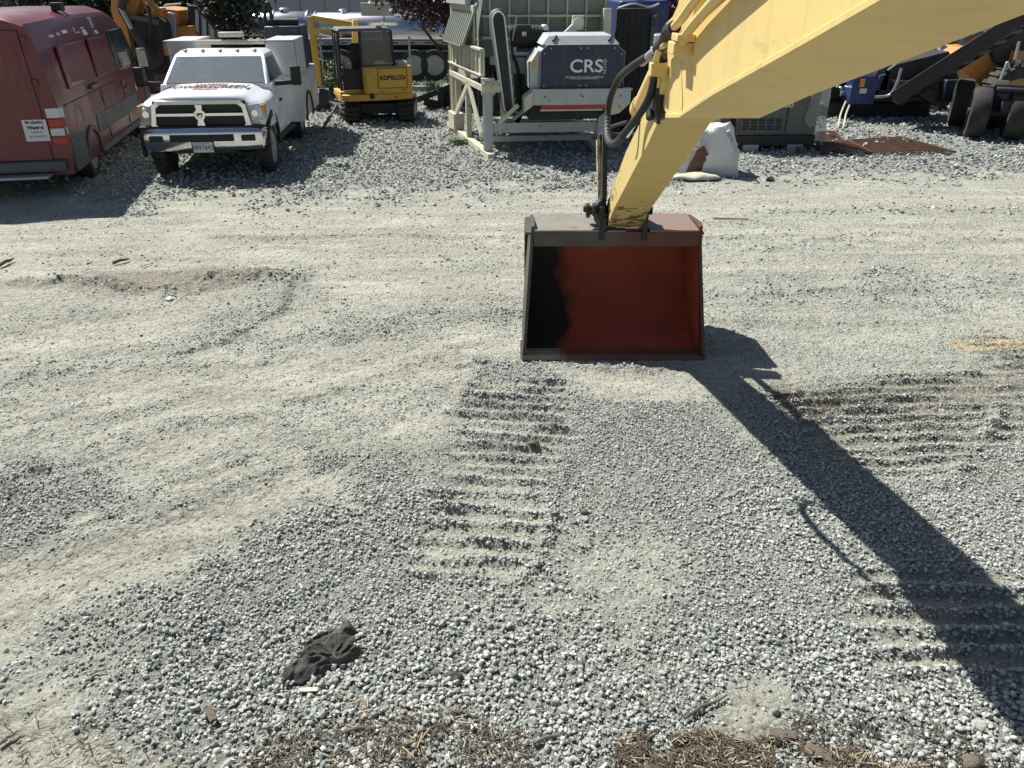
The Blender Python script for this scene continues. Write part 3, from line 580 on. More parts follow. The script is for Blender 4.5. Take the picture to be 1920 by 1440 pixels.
# ------------------------------------------------------------------ wheels
def wheel(T, c, r, w, axis='x', lugs=0, rimmat=None, side=1, rimr=.55, name='wheel'):
    """tyre with a rim as its child; side = which end of the axis shows the dish"""
    c = Vector(c); prof = [(r * .62, -w * .42), (r * .80, -w * .5), (r * .95, -w * .46), (r, -w * .34), (r, w * .34), (r * .95, w * .46), (r * .80, w * .5), (r * .62, w * .42)]
    m = MB(); m.lathe(prof, c, axis, 32)
    if lugs:
        for k in range(lugs):
            a = 2 * math.pi * k / lugs
            for s in (-1, 1):
                mm = Matrix.Translation(c) @ (Matrix.Rotation(a, 4, 'X') if axis == 'x' else Matrix.Rotation(a, 4, 'Y'))
                m.m = mm
                if axis == 'x': m.box(min(0, s * w * .46), max(0, s * w * .46), -r * .055, r * .055, r * .95, r * 1.06)
                else: m.box(-r * .055, r * .055, min(0, s * w * .46), max(0, s * w * .46), r * .95, r * 1.06)
        m.m = Matrix.Identity(4)
    ty = part(T, name, m, M['tyre'], 0, False, 40, False)
    m = MB(); q = side * w
    m.lathe([(r * .64, q * .44), (r * .60, q * .46), (r * .55, q * .30), (r * .30, q * .18), (r * .28, q * .34), (r * .12, q * .36)], c, axis, 24)
    part(ty, 'rim', m, rimmat or M['galv'])
    return ty

# ------------------------------------------------------------------ white service pickup
def pickup():
    T = thing('pickup_truck', 'white service pickup facing the camera with chrome grille and red lettered hood', 'truck', (-4.93, 12.72, 0), R(6)); T.scale = (.985, 1, 1.055)
    Wd = .985
    def hs(y, zt, w, zs, zb=.72):       # half-symmetric hood / fender section
        h = [(0, zt + .015), (w * .35, zt + .012), (w * .62, zt), (w * .72, zt - .035), (w * .80, zs + .02), (w * .92, zs), (w, zs - .07), (w * 1.005, zs - .25), (w, zb)]
        return [(x, y, z) for x, z in h] + [(-x, y, z) for x, z in h[::-1][:-1]]
    secs = [hs(.12, 1.14, .90, 1.05, .80), hs(.16, 1.20, .95, 1.085, .78), hs(.35, 1.235, 1.0, 1.115), hs(.8, 1.25, 1.03, 1.14), hs(1.15, 1.258, 1.0, 1.15), hs(1.38, 1.262, .975, 1.17)]
    m = MB(); m.loft(secs); part(T, 'hood', m, M['white'], 0, False, 50)
    m = MB()                             # cab body below the glass, doors
    m.loft([[(x, y, z) for x, y, z in ((-.97, 1.36, .45), (.97, 1.36, .45), (.99, 1.36, 1.0), (.94, 1.36, 1.255), (-.94, 1.36, 1.255), (-.99, 1.36, 1.0))],
            [(x, y, z) for x, y, z in ((-.97, 2.78, .45), (.97, 2.78, .45), (.99, 2.78, 1.0), (.95, 2.78, 1.27), (-.95, 2.78, 1.27), (-.99, 2.78, 1.0))]])
    cab = part(T, 'cab', m, M['white'], .015)
    b = [(-.90, 1.30, 1.245), (.90, 1.30, 1.245), (.93, 2.74, 1.26), (-.93, 2.74, 1.26)]; t = [(-.77, 1.90, 1.655), (.77, 1.90, 1.655), (.78, 2.66, 1.665), (-.78, 2.66, 1.665)]
    m = MB(); m.hexa(b, t); m.hexa([(x, y, z) for x, y, z in t], [(-.69, 2.00, 1.712), (.69, 2.00, 1.712), (.70, 2.62, 1.715), (-.70, 2.62, 1.715)]); part(cab, 'roof', m, M['white'], .02, weld=True)
    def lerp(a, b_, k): return Vector(a) * (1 - k) + Vector(b_) * k
    def pane(a, b_, c, d, k0, k1, j0, j1, off, nm, mat, par=T):
        P = [lerp(lerp(a, b_, i), lerp(d, c, i), j) for i, j in ((k0, j0), (k1, j0), (k1, j1), (k0, j1))]
        n = (P[1] - P[0]).cross(P[3] - P[0]).normalized() * off; m = MB(); m.hexa([p + n * .2 for p in P], [p + n for p in P]); return part(par, nm, m, mat, .002)
    pane(b[0], b[1], t[1], t[0], .035, .965, .05, .93, .012, 'windscreen', M['clear'])
    pane(b[1], b[2], t[2], t[1], .12, .90, .06, .86, .010, 'side_window', M['glass']); pane(b[0], b[3], t[3], t[0], .12, .90, .06, .86, -.010, 'side_window', M['glass'])
    for x in (-.35, .30):
        m = MB(); m.tube([(x, 1.33, 1.275), (x + .38, 1.375, 1.292)], .010, 6); part(T, 'wiper', m, M['black'])
    for x in (-.60, -.30, 0, .30, .60):
        m = MB(); bmesh.ops.create_icosphere(m.bm, subdivisions=2, radius=1)
        for v in m.bm.verts: v.co = Vector((x + v.co.x * .04, 2.02 + v.co.y * .055, 1.712 + v.co.z * .028))
        part(T, 'roof_marker_light', m, M['lamp'], smooth=60)
    # dashboard and steering wheel arc behind the glass are suggested by a pale arc on the dash
    # grille
    G_ = MB(); G_.box(-.72, .72, .06, .12, .75, 1.15); gr_ = part(T, 'grille', G_, M['black'], .01)
    m = MB(); o_ = [(-.72, .755), (.72, .755), (.785, .79), (.73, 1.09), (.65, 1.16), (-.65, 1.16), (-.73, 1.09), (-.785, .79)]
    i_ = [(-.665, .80), (.665, .80), (.70, .825), (.665, 1.06), (.59, 1.105), (-.59, 1.105), (-.665, 1.06), (-.70, .825)]
    n = len(o_); m.add([(x, .02, z) for x, z in o_] + [(x, .015, z) for x, z in i_] + [(x, .09, z) for x, z in o_] + [(x, .08, z) for x, z in i_],
          [(i, (i + 1) % n, n + (i + 1) % n, n + i) for i in range(n)] + [(i, 2 * n + i, 2 * n + (i + 1) % n, (i + 1) % n) for i in range(n)] + [(n + i, n + (i + 1) % n, 3 * n + (i + 1) % n, 3 * n + i) for i in range(n)])
    part(gr_, 'chrome_surround', m, M['chrome'], .004)
    m = MB(); m.box(-.685, -.075, .02, .05, .935, .985); part(gr_, 'chrome_bar', m, M['chrome'], .008)
    m = MB(); m.box(.075, .685, .02, .05, .935, .985); part(gr_, 'chrome_bar', m, M['chrome'], .008)
    m = MB(); m.prism([(-.065, .80), (.065, .80), (.045, .88), (.085, .93), (.085, 1.0), (.045, 1.03), (.06, 1.105), (-.06, 1.105), (-.045, 1.03), (-.085, 1.0), (-.085, .93), (-.045, .88)], .005, .045, 'y'); part(gr_, 'chrome_bar', m, M['chrome'], .006)
    m = MB(); m.prism([(-.045, .985), (.045, .985), (.045, .94), (0, .905), (-.045, .94)], -.004, .006, 'y'); part(gr_, 'badge', m, M['print_black'], .002)
    m = MB()                              # the ram's head badge, simplified shield with horns
    m.prism([(-.012, .915), (.012, .915), (.022, .955), (-.022, .955)], -.008, -.003, 'y')
    for s in (-1, 1): m.tube([(s * .012, -.006, .958), (s * .030, -.006, .968), (s * .038, -.006, .950), (s * .026, -.006, .936)], .006, 6)
    part(gr_, 'badge_emblem', m, M['chrome'])
    for s in (-1, 1):
        m = MB(); m.hexa([(.795, .05, .85), (.985, .16, .86), (1.0, .36, .86), (.795, .20, .85)], [(.755, .09, 1.085), (.96, .20, 1.09), (1.0, .40, 1.09), (.755, .22, 1.085)]) if s > 0 else m.hexa([(-.985, .16, .86), (-.795, .05, .85), (-.795, .20, .85), (-1.0, .36, .86)], [(-.96, .20, 1.09), (-.755, .09, 1.085), (-.755, .22, 1.085), (-1.0, .40, 1.09)])
        hl = part(T, 'headlight', m, M['lamp'], .01)
        m = MB(); m.box(*sorted((s * .93, s * 1.0)), .165, .3, .93, 1.075); part(hl, 'indicator', m, M['amber'], .008)
        m = MB(); m.cyl((s * .85, .065, .965), (s * .85, .13, .965), .05, 16); part(hl, 'reflector', m, M['chrome'])
        # fender flare and mud flaps
        m = MB(); pts = [(1.0 * s, .62 + .50 * math.cos(a), .40 + .50 * math.sin(a)) for a in np.linspace(-.1, math.pi + .1, 14)]
        for i in range(13): m.bar(pts[i], pts[i + 1], .10, .05, (s, 0, 0))
        part(T, 'wheel_arch', m, M['black'])
        wheel(T, (s * .86, .66, .37), .385, .24, 'x', 20, M['galv'], s)
        wheel(T, (s * .88, 3.95, .37), .385, .24, 'x', 20, M['galv'], s); wheel(T, (s * .62, 3.95, .37), .385, .22, 'x', 0, M['galv'], s)
        m = MB(); m.box(*sorted((s * .99, s * 1.02)), 1.62, 1.80, .95, .985); part(T, 'door_handle', m, M['dark'], .004)
        # towing mirrors
        m = MB(); m.bar((s * .95, 1.62, 1.23), (s * 1.30, 1.60, 1.25), .05, .075); m.box(*sorted((s * 1.25, s * 1.42)), 1.56, 1.66, 1.20, 1.50); mr = part(T, 'mirror', m, M['black'], .02)
        m = MB(); m.box(*sorted((s * 1.27, s * 1.40)), 1.662, 1.668, 1.24, 1.47); part(mr, 'mirror_glass', m, M['chrome'])
        m = MB(); m.bar((s * .95, 1.20, .42), (s * 1.02, 2.6, .42), .12, .05); part(T, 'side_step', m, M['dark'], .01)
    # bumper
    m = MB()
    def bsec(x, y0, zt, zb): return [(x, y0, zt), (x, y0 - .05, zt - .06), (x, y0 - .055, zb + .08), (x, y0 - .01, zb), (x, y0 + .12, zb), (x, y0 + .12, zt)]
    m.loft([bsec(-1.02, .22, .74, .46), bsec(-.93, .03, .765, .44), bsec(-.55, -.03, .78, .44), bsec(0, -.05, .785, .45), bsec(.55, -.03, .78, .44), bsec(.93, .03, .765, .44), bsec(1.02, .22, .74, .46)])
    bp = part(T, 'bumper', m, M['chrome'], .012, smooth=45)
    m = MB(); m.box(-.50, .50, -.115, -.08, .59, .69); part(bp, 'air_intake', m, M['black'], .01)
    for s in (-1, 1): m = MB(); m.box(s * .72 - .11, s * .72 + .11, -.085, -.03, .585, .675); part(bp, 'fog_light', m, M['dark'], .012)
    m = MB(); m.box(-.98, .98, .0, .10, .765, .80); part(T, 'bumper_top_pad', m, M['black'], .01)
    m = MB(); m.box(-.16, .16, -.125, -.115, .435, .585); pl = part(T, 'licence_plate', m, M['paper'], .004)
    m = MB(); m.box(-.175, .175, -.118, -.112, .42, .60); part(pl, 'plate_frame', m, M['black'], .003)
    text(pl, '9897642', .095, M['print_black'], (0, -.127, .505), (R(90), 0, 0)); text(pl, 'WASHINGTON', .028, M['print_blue'], (0, -.127, .565), (R(90), 0, 0))
    # hood lettering
    text(T, 'POWERSCREEN', .34, M['print_black'], (0, .80, 1.274), (R(1.8), 0, 0), xscale=.56, extrude=.003, bold=.006)
    for k in range(9):
        m = MB(); a = k - 4
        m.bar((a * .055, 1.00 + .03 * (4 - abs(a)) / 4, 1.279), (a * .062, 1.14 + .06 * (4 - abs(a)) / 4, 1.282), .03, .004); part(T, 'hood_stripe', m, M['print_red'])
        m = MB(); m.bar((a * .045, .62, 1.268), (a * .045, .50 + .006 * abs(a), 1.263), .024, .004); part(T, 'hood_stripe', m, M['print_red'])
    # service body
    sb = MB()
    sb.box(-1.17, -.62, 2.95, 5.55, .42, 1.22); sb.box(.62, 1.17, 2.95, 5.55, .42, 1.22); sb.box(-.62, .62, 2.98, 5.55, .50, .62)
    body = part(T, 'service_body', sb, M['whitebody'], .012, kind='stuff') if False else part(T, 'service_body', sb, M['whitebody'], .012)
    for s in (-1, 1):
        x0, x1 = sorted((s * .66, s * 1.165))
        m = MB(); P = [(2.92, 1.225), (2.75, 1.80), (4.1, 1.80), (4.1, 1.225)] if s > 0 else [(2.92, 1.225), (2.92, 1.80), (4.1, 1.80), (4.1, 1.225)]
        m.prism(P, x0, x1); tb = part(T, 'tool_cabinet', m, M['whitebody'], .012)
        m = MB(); m.box(x0 - .01, x1 + .01, 2.74, 4.12, 1.802, 1.825); part(tb, 'lid', m, M['greyp'], .004)
        xs = s * 1.17
        for (y0, y1, z0, z1) in ((3.0, 3.42, .50, 1.18), (4.55, 4.98, .50, 1.18), (5.02, 5.5, .50, 1.18), (3.46, 4.5, .88, 1.18), (2.98, 3.5, 1.27, 1.82), (3.54, 4.06, 1.27, 1.82)):
            m = MB(); m.box(*sorted((xs, xs + s * .015)), y0, y1, z0, z1); d = part(body, 'cabinet_door', m, M['whitebody'], .006)
        m = MB(); pts = [(xs * 1.005, 3.95 + .47 * math.cos(a), .38 + .47 * math.sin(a)) for a in np.linspace(0, math.pi, 12)]
        for i in range(11): m.bar(pts[i], pts[i + 1], .04, .05, (s, 0, 0))
        part(body, 'wheel_arch', m, M['black'])
    m = MB(); m.tube([(-.62, 2.72, 1.80), (.66, 2.72, 1.80)], .038, 10); rk = part(T, 'headache_rack', m, M['cream'])
    m = MB(); m.box(-.15, .30, 2.66, 2.80, 1.88, 1.96); part(T, 'light_bar', m, M['cream'], .02)
    m = MB(); m.box(-.60, .64, 2.95, 2.98, 1.22, 1.80)
    # crane winch and hose reel behind the right cabinets
    m = MB(); m.tube(smooth_path([(.55, 4.4, 1.3), (.55, 4.4, 2.2), (.50, 4.45, 2.38), (.42, 4.5, 2.25), (.40, 4.5, 1.9)]), .035, 10); part(T, 'hose', m, M['black'])
    m = MB(); m.box(.40, 1.12, 4.25, 5.4, 1.24, 1.98); part(T, 'compressor_box', m, M['navy'], .03)
    m = MB(); m.cyl((.45, 4.6, 2.03), (1.05, 4.6, 2.03), .08, 14); m.cyl((.5, 4.9, 2.03), (1.0, 4.9, 2.03), .055, 12); part(T, 'hose_reel', m, M['dark'])
    m = MB(); m.box(-.6, .6, .6, 5.3, .38, .52); m.cyl((-.8, .66, .37), (.8, .66, .37), .06); m.cyl((-.8, 3.95, .37), (.8, 3.95, .37), .09); m.box(-.5, .5, .0, .6, .40, .7); part(T, 'chassis', m, M['dark'], .01)
    return T
pickup()

# ------------------------------------------------------------------ red van
def van():
    T = thing('van', 'dusty red high-roof van parked at the left edge with its rear doors to the camera', 'van', (-7.55, 11.55, 0), R(12.5))
    Wd = 1.0
    def sec(y, z1, k=1.0, zb=.30, tumble=.17, r=.22):
        P = [(Wd * .97, zb), (Wd, zb + .25), (Wd, .95), (Wd - .02, 1.25)]
        if z1 > 1.5: P += [(Wd - .05, 1.55), (Wd - tumble * .8, z1 - r), (Wd - tumble - .04, z1 - r * .45), (Wd - tumble - .14, z1 - .06), (Wd - tumble - .32, z1)]
        else: P += [(Wd - .06, z1 - .09), (Wd - .10, z1 - .06), (Wd - .16, z1 - .03), (Wd - .24, z1 - .01), (Wd - .4, z1)]
        P = [(x * k, z) for x, z in P]; return [(x, y, z) for x, z in P] + [(-x, y, z) for x, z in P[::-1]]
    m = MB(); m.loft([sec(.0, 2.42), sec(.06, 2.45), sec(2.5, 2.50), sec(4.6, 2.48), sec(5.0, 2.40), sec(5.35, 2.30), sec(5.8, 1.85), sec(6.15, 1.42, .985), sec(6.45, 1.27, .96), sec(6.8, 1.05, .90), sec(6.9, .80, .86)])
    body = part(T, 'body', m, M['red'], 0, False, 30)
    # rear doors: two leaves with a seam, hinges, handle
    for s in (-1, 1):
        m = MB(); x0, x1 = sorted((s * .012, s * .74)); P = [(x0, .52), (x1, .52), (x1, 1.3), (x1 - (.03 if s > 0 else -.0), 2.28), (x0 + (.03 if s < 0 else 0), 2.28)]
        m.prism(P, -.022, -.004, 'y'); d = part(T, 'rear_door', m, M['red'], .012)
        for z in (.75, 1.55, 2.12): mm = MB(); mm.box(*sorted((s * .74, s * .80)), -.03, .0, z, z + .09); part(d, 'hinge', mm, M['red'], .006)
        mm = MB(); P = [(s * .12, 1.5), (s * .66, 1.5), (s * .63, 2.12), (s * .12, 2.12)]; mm.prism(P, -.027, -.021, 'y'); part(d, 'window_blank', mm, M['red'], .01)
    m = MB(); m.box(.03, .16, -.05, -.02, 1.10, 1.15); part(T, 'door_handle', m, M['dark'], .008)
    m = MB(); m.box(.46, .78, -.036, -.026, .80, 1.10); sg = part(T, 'notice', m, M['paper'])
    for tx, sz, z, bo in (('Mechanics', .058, 1.065, .002), ('Wanted', .066, .99, .003), ('Enquire at', .036, .93, 0), ('253-236-8773', .042, .865, 0)):
        text(sg, tx, sz, M['print_black'], (.62, -.037, z), (R(90), 0, 0), bold=bo)
    m = MB(); m.box(-.85, .90, -.11, .06, .36, .52); part(T, 'rear_bumper', m, M['grey'], .03)
    m = MB(); m.box(-.80, .70, -.30, -.08, .30, .345); part(T, 'rear_step', m, M['galv'], .01)
    for s in (-1, 1):
        for (z0, z1, mt, nm) in ((1.11, 1.25, 'lamp', 'reversing_light'), (.98, 1.10, 'redlens', 'tail_light'), (.86, .97, 'lamp', 'indicator'), (.74, .85, 'redlens', 'brake_light')):
            m = MB(); m.prism([(s * .80, -.028), (s * .985, -.015), (s * 1.012, .10), (s * .985, .12), (s * .80, .0)], z0, z1, 'z'); part(T, nm, m, M[mt], .01)
    # right flank (the one in view)
    x = 1.0
    for s in (-1, 1):
        def strip(y0, y1, z0, z1, t, nm, mt, bv=.008, par=T):
            m = MB(); m.box(*sorted((s * (x - .02), s * (x + t))), y0, y1, z0, z1); return part(par, nm, m, M[mt], bv)
        strip(.12, .84, .32, .80, .012, 'side_moulding', 'grey'); strip(1.74, 4.9, .62, .90, .014, 'side_moulding', 'grey'); strip(1.74, 4.9, .30, .40, .014, 'side_moulding', 'grey')
        m = MB(); pts = [(s * 1.0, 1.28 + .42 * math.cos(a), .38 + .40 * math.sin(a)) for a in np.linspace(-.1, math.pi + .1, 14)]
        for i in range(13): m.bar(pts[i], pts[i + 1], .07, .05, (s, 0, 0))
        part(T, 'wheel_arch', m, M['grey'])
        m = MB(); m.lathe([(.38, -.04), (.38, .04)], (s * .68, 1.28, .38), 'x', 28); part(T, 'wheel_well', m, M['black'])
        wheel(T, (s * .84, 1.28, .33), .32, .22, 'x', 0, M['galv'], s); wheel(T, (s * .90, 5.35, .34), .35, .22, 'x', 0, M['galv'], s)
        # pressed panels where windows would be
        for (y0, y1) in ((.75, 2.35), (2.5, 3.9)):
            m = MB(); z0, z1 = 1.42, 2.02
            m.add([(s * 1.003, y0, z0), (s * 1.003, y1, z0), (s * .955, y1, z1), (s * .955, y0, z1), (s * .985, y0 + .05, z0 + .05), (s * .985, y1 - .05, z0 + .05), (s * .94, y1 - .05, z1 - .05), (s * .94, y0 + .05, z1 - .05)], [(0, 1, 5, 4), (1, 2, 6, 5), (2, 3, 7, 6), (3, 0, 4, 7), (4, 5, 6, 7)]) if False else m.hexa([(s * .96, y0, z0), (s * .996, y0, z0), (s * .996, y1, z0), (s * .96, y1, z0)], [(s * .90, y0 + .04, z1), (s * .936, y0 + .04, z1), (s * .936, y1 - .04, z1), (s * .90, y1 - .04, z1)])
            part(T, 'pressed_panel', m, M['red'], .018)
        m = MB(); m.hexa([(s * .95, 4.05, 1.40), (s * .993, 4.05, 1.40), (s * .993, 5.75, 1.40), (s * .95, 5.75, 1.40)], [(s * .85, 4.05, 2.08), (s * .930, 4.05, 2.08), (s * .930, 5.2, 2.08), (s * .85, 5.2, 2.08)]); part(T, 'side_window', m, M['glass'], .02)
        for y in (2.42, 3.98, 5.78):
            m = MB(); m.bar((s * 1.003, y, .45), (s * .998, y, 1.25), .006, .012, (1, 0, 0)); part(T, 'door_seam', m, M['print_black'])
        strip(.3, 4.0, 1.235, 1.25, .004, 'crease_line', 'red', .003)
        strip(1.85, 2.35, 1.30, 1.36, .03, 'sliding_rail', 'grey', .01); strip(4.2, 4.4, 1.05, 1.10, .03, 'door_handle', 'grey', .01)
        m = MB(); m.hexa([(s * 1.0, 5.45, 1.30), (s * 1.25, 5.45, 1.30), (s * 1.25, 5.55, 1.30), (s * 1.0, 5.55, 1.30)], [(s * 1.05, 5.45, 1.68), (s * 1.25, 5.45, 1.68), (s * 1.25, 5.55, 1.68), (s * 1.05, 5.55, 1.68)]); mr = part(T, 'mirror', m, M['black'], .03)
        m = MB(); m.box(*sorted((s * 1.06, s * 1.235)), 5.436, 5.444, 1.33, 1.65); part(mr, 'mirror_glass', m, M['chrome'], .01)
    # pale stickers high on the flank
    for i, (y, z, a, b_, mt) in enumerate(((.75, 2.20, .22, .05, 'paper'), (1.15, 2.21, .14, .06, 'paper'), (1.45, 2.22, .26, .09, 'paper'), (2.1, 2.22, .05, .12, 'paper'), (2.15, 2.19, .22, .03, 'paper'), (2.5, 2.24, .22, .09, 'paper'), (2.55, 2.14, .2, .08, 'paper'), (3.2, 2.22, .16, .16, 'lblue'), (3.3, 2.12, .14, .06, 'paper'))):
        m = MB(); z -= .06; xx = .895 - (z - 2.1) * .35; m.hexa([(xx - .01, y, z), (xx + .012, y, z), (xx + .012, y + a, z), (xx - .01, y + a, z)], [(xx - .05, y, z + b_), (xx - .018, y, z + b_), (xx - .018, y + a, z + b_), (xx - .05, y + a, z + b_)]); part(T, 'sticker', m, M[mt])
    m = MB(); m.box(.86, .99, 4.75, 4.80, 1.05, 1.09); 
    m = MB(); m.prism([(5.0, .98), (5.06, 1.06), (5.12, .98), (5.06, .90)], 1.0, 1.006); part(T, 'logo', m, M['paper'])
    m = MB(); m.box(.60, .76, 2.15, 2.35, 2.46, 2.58); m.bar((.72, 2.2, 2.48), (.84, 2.2, 2.38), .02); part(T, 'roof_camera', m, M['dark'], .02)
    return T
van()

# ------------------------------------------------------------------ mini excavator
def mini():
    T = thing('mini_excavator', 'yellow mini excavator with a glass cab standing behind the white pickup, counterweight to the camera', 'excavator', (-3.05, 18.6, 0), R(4))
    K = Matrix.Rotation(R(14), 4, 'Z')
    def mb(): m = MB(); m.m = K; return m
    for s in (-1, 1):
        P = [(-.95, .20), (-.90, .06), (-.75, .0), (.75, .0), (.90, .06), (.95, .20), (.90, .36), (.72, .42), (-.72, .42), (-.90, .36)]
        P = [(a + .75, b) for a, b in P]
        m = MB(); m.prism(P, s * .62 - .17, s * .62 + .17); tr = part(T, 'track', m, M['tyre'], .01)
        m = MB()
        for k in range(10):
            y = -.18 + k * .19; m.box(s * .62 - .18, s * .62 + .18, y, y + .07, -.015, .0) ; m.box(s * .62 - .18, s * .62 + .18, y, y + .07, .42, .436)
        for k in range(3): m.box(s * .62 - .18, s * .62 + .18, -.225, -.195, .10 + k * .1, .14 + k * .1)
        part(tr, 'track_lug', m, M['tyre'], .003, kind='stuff')
        m = MB(); m.prism([(a * .86 + .10, b * .62 + .08) for a, b in P], s * .62 - .19 if s < 0 else s * .62 + .16, s * .62 - .16 if s < 0 else s * .62 + .19); part(tr, 'track_frame', m, M['galv'], .01)
    m = MB(); m.box(-.45, .45, .1, 1.4, .18, .40); m.cyl((0, .75, .38), (0, .75, .5), .34, 24); part(T, 'undercarriage', m, M['dark'], .01)
    # house: rounded counterweight
    m = mb(); arc = []
    for a in np.linspace(-90, 0, 5): arc.append((.84 + .0 - .22 + .22 * math.cos(R(a)), .22 + .22 * math.sin(R(a))))
    pl = [(-.72, .0), (-.55, -.06), (.5, -.06)] + arc + [(.84, 1.45), (-.84, 1.45), (-.84, .25), (-.80, .08)]
    m.prism(pl, .48, .62, 'z'); part(T, 'deck', m, M['mini'], .02)
    cw = [(-.30, -.02), (-.1, -.07), (.5, -.07)] + [(x, y - .01) for x, y in arc] + [(.84, .95), (-.30, .95)]
    m = mb(); m.prism(cw, .62, 1.19, 'z'); c = part(T, 'counterweight', m, M['mini'], .03)
    m = mb(); m.prism([(.02, .78), (.02, 1.13), (.06, 1.16), (.62, 1.16), (.66, 1.13), (.66, .78), (.62, .75), (.06, .75)], -.082, -.060, 'y'); hp = part(c, 'engine_hatch', m, M['mini'], .01)
    m = mb(); m.prism([(-.25, .82), (-.25, 1.05), (-.06, 1.05), (-.06, .82)], -.066, -.04, 'y'); part(c, 'side_hatch', m, M['mini'], .01)
    m = MB(); m.m = K
    for (a, b_) in (((.01, .74), (.67, .755)), ((.01, 1.155), (.67, 1.17)), ((.0, .75), (.015, 1.16)), ((.665, .75), (.68, 1.16))): m.box(a[0], b_[0], -.0745, -.070, a[1], b_[1])
    part(hp, 'seam', m, M['print_black'])
    tx = text(T, 'KOBELCO', .125, M['print_black'], K @ Vector((.33, -.0865, .96)), (R(90), 0, R(14)), bold=.006, xscale=.98)
    m = mb(); m.cyl((.615, -.088, .955), (.615, -.075, .955), .025, 12); part(T, 'brand_mark', m, M['print_black'])
    m = mb(); m.cyl((-.15, -.085, .58), (-.15, -.02, .58), .06, 18); part(c, 'tow_hole', m, M['black'])
    for (x, z) in ((.08, .68), (.4, .55), (.6, .70)): mm = mb(); mm.cyl((x, -.079, z), (x, -.06, z), .018, 10); part(c, 'bolt', mm, M['dark'])
    m = mb(); m.box(-.84, -.32, .15, .95, .62, .68); part(T, 'side_cover', m, M['mini'], .03)
    # cab
    b = [(-.80, .30, .68), (.16, .22, 1.15), (.16, 1.35, .68), (-.80, 1.35, .68)]
    fr = M['dark']
    xs0, xs1, y0, y1, zt = -.78, .45, .22, 1.35, 1.93
    for (p, q) in (((xs0, y0 + .1, .68), (xs0 + .03, y0 + .05, zt)), ((xs1, y0, 1.18), (xs1 - .03, y0 + .05, zt)), ((xs0, y1, .68), (xs0 + .03, y1 - .15, zt)), ((xs1, y1, .68), (xs1 - .03, y1 - .15, zt)), ((xs0, y0 + .62, .68), (xs0 + .03, y0 + .6, zt)), ((-.30, y0, .70), (-.28, y0 + .03, zt))):
        mm = mb(); mm.bar(p, q, .055, .055); part(T, 'cab_pillar', mm, fr, .01)
    m = mb(); m.hexa([(xs0, y0, zt - .02), (xs1, y0, zt - .02), (xs1, y1 - .1, zt - .02), (xs0, y1 - .1, zt - .02)], [(xs0 + .05, y0 + .05, zt + .05), (xs1 - .05, y0 + .05, zt + .05), (xs1 - .05, y1 - .2, zt + .05), (xs0 + .05, y1 - .2, zt + .05)]); part(T, 'cab_roof', m, M['grey'], .02)
    gl = pm('cab_glass', (.02, .04, .04), .05, spec=.8, alpha=.72)
    m = mb(); m.box(-.27, xs1 - .04, y0 + .02, y0 + .03, 1.2, zt - .03); part(T, 'rear_window', m, gl)
    m = mb(); m.box(xs0 + .01, xs0 + .02, y0 + .14, y0 + .58, .75, zt - .06); part(T, 'door_window', m, gl)
    m = mb(); m.box(xs0 + .01, xs0 + .02, y0 + .64, y1 - .15, .75, zt - .06); part(T, 'side_window', m, gl)
    m = mb(); m.box(xs1 - .03, xs1 - .02, y0 + .06, y1 - .18, 1.0, zt - .06); part(T, 'side_window', m, gl)
    m = mb(); m.box(-.74, -.30, .24, .28, .70, 1.15); part(T, 'rear_panel', m, M['dark'], .02)
    m = mb(); m.box(-.45, .05, .55, .70, .95, 1.65); m.box(-.45, .05, .6, 1.0, .85, .98); part(T, 'seat', m, M['interior'], .04)
    m = mb(); m.box(-.05, .06, .30, .33, 1.25, 1.72); part(T, 'hi_vis_strip', m, pm('hi_vis', (.45, .50, .08), .8))
    m = mb(); m.tube([(-.83, .42, .95), (-.84, .42, 1.25), (-.83, .55, 1.4)], .012, 8); part(T, 'grab_rail', m, M['chrome'])
    m = mb(); m.box(.10, .24, .3, .38, zt + .05, zt + .10); part(T, 'beacon', m, M['amber'], .01)
    m = mb(); m.lathe([(.16, 0), (.16, .06), (.10, .10)], (.62, .35, 1.19), 'z', 18); part(T, 'filler_cap', m, M['greyp'])
    # boom folded to the left
    B = lambda x, y, Y: at(x, y, Y)
    m = MB(); o = origin(T); Ri = Matrix.Rotation(-R(4), 4, 'Z')
    def wl(P): return Ri @ (Vector(P) - Vector((-3.05, 18.6, 0)))
    Yb = 20.6
    m = MB(); P = [B(662, 78, 19.9), B(668, 42, Yb), B(590, 32, Yb + .2)]
    m.bar(wl(B(668, 90, 19.9)), wl(B(668, 42, 20.3)), .17, .25); m.bar(wl(B(672, 48, 20.2)), wl(B(586, 33, Yb)), .15, .14); part(T, 'boom', m, M['mini'], .02)
    m = MB(); m.prism([(-.0, 0), (.18, 0), (.16, .1), (.0, .1)], 0, .01)
    m = MB(); m.bar(wl(B(583, 30, Yb)), wl(B(598, 160, Yb)), .14, .24); m.bar(wl(B(586, 58, Yb - .05)), wl(B(640, 62, Yb - .3)), .11, .16); part(T, 'stick', m, M['mini'], .02)
    m = MB(); m.cyl(wl(B(600, 64, Yb - .2)), wl(B(634, 72, Yb - .4)), .03, 10); m.cyl(wl(B(630, 70, Yb - .4)), wl(B(640, 105, Yb - .5)), .02, 8); part(T, 'hydraulic_cylinder', m, M['chrome'])
    m = MB(); m.prism([(-.2, 0), (.25, .05), (.35, .35), (.1, .5), (-.2, .42)], -.22, .22)
    for v in m.bm.verts: v.co = wl(B(604, 205, Yb)) + Vector((v.co.x, v.co.y, v.co.z))
    part(T, 'bucket', m, M['dark'], .01)
    m = MB(); m.bar(wl(gr(606, 240, .12)), wl(gr(632, 196, .30)), .05, .05); m.bar(wl(gr(650, 205, .25)), wl(gr(625, 190, .25)), .25, .05); part(T, 'dozer_blade', m, M['dark'], .005)
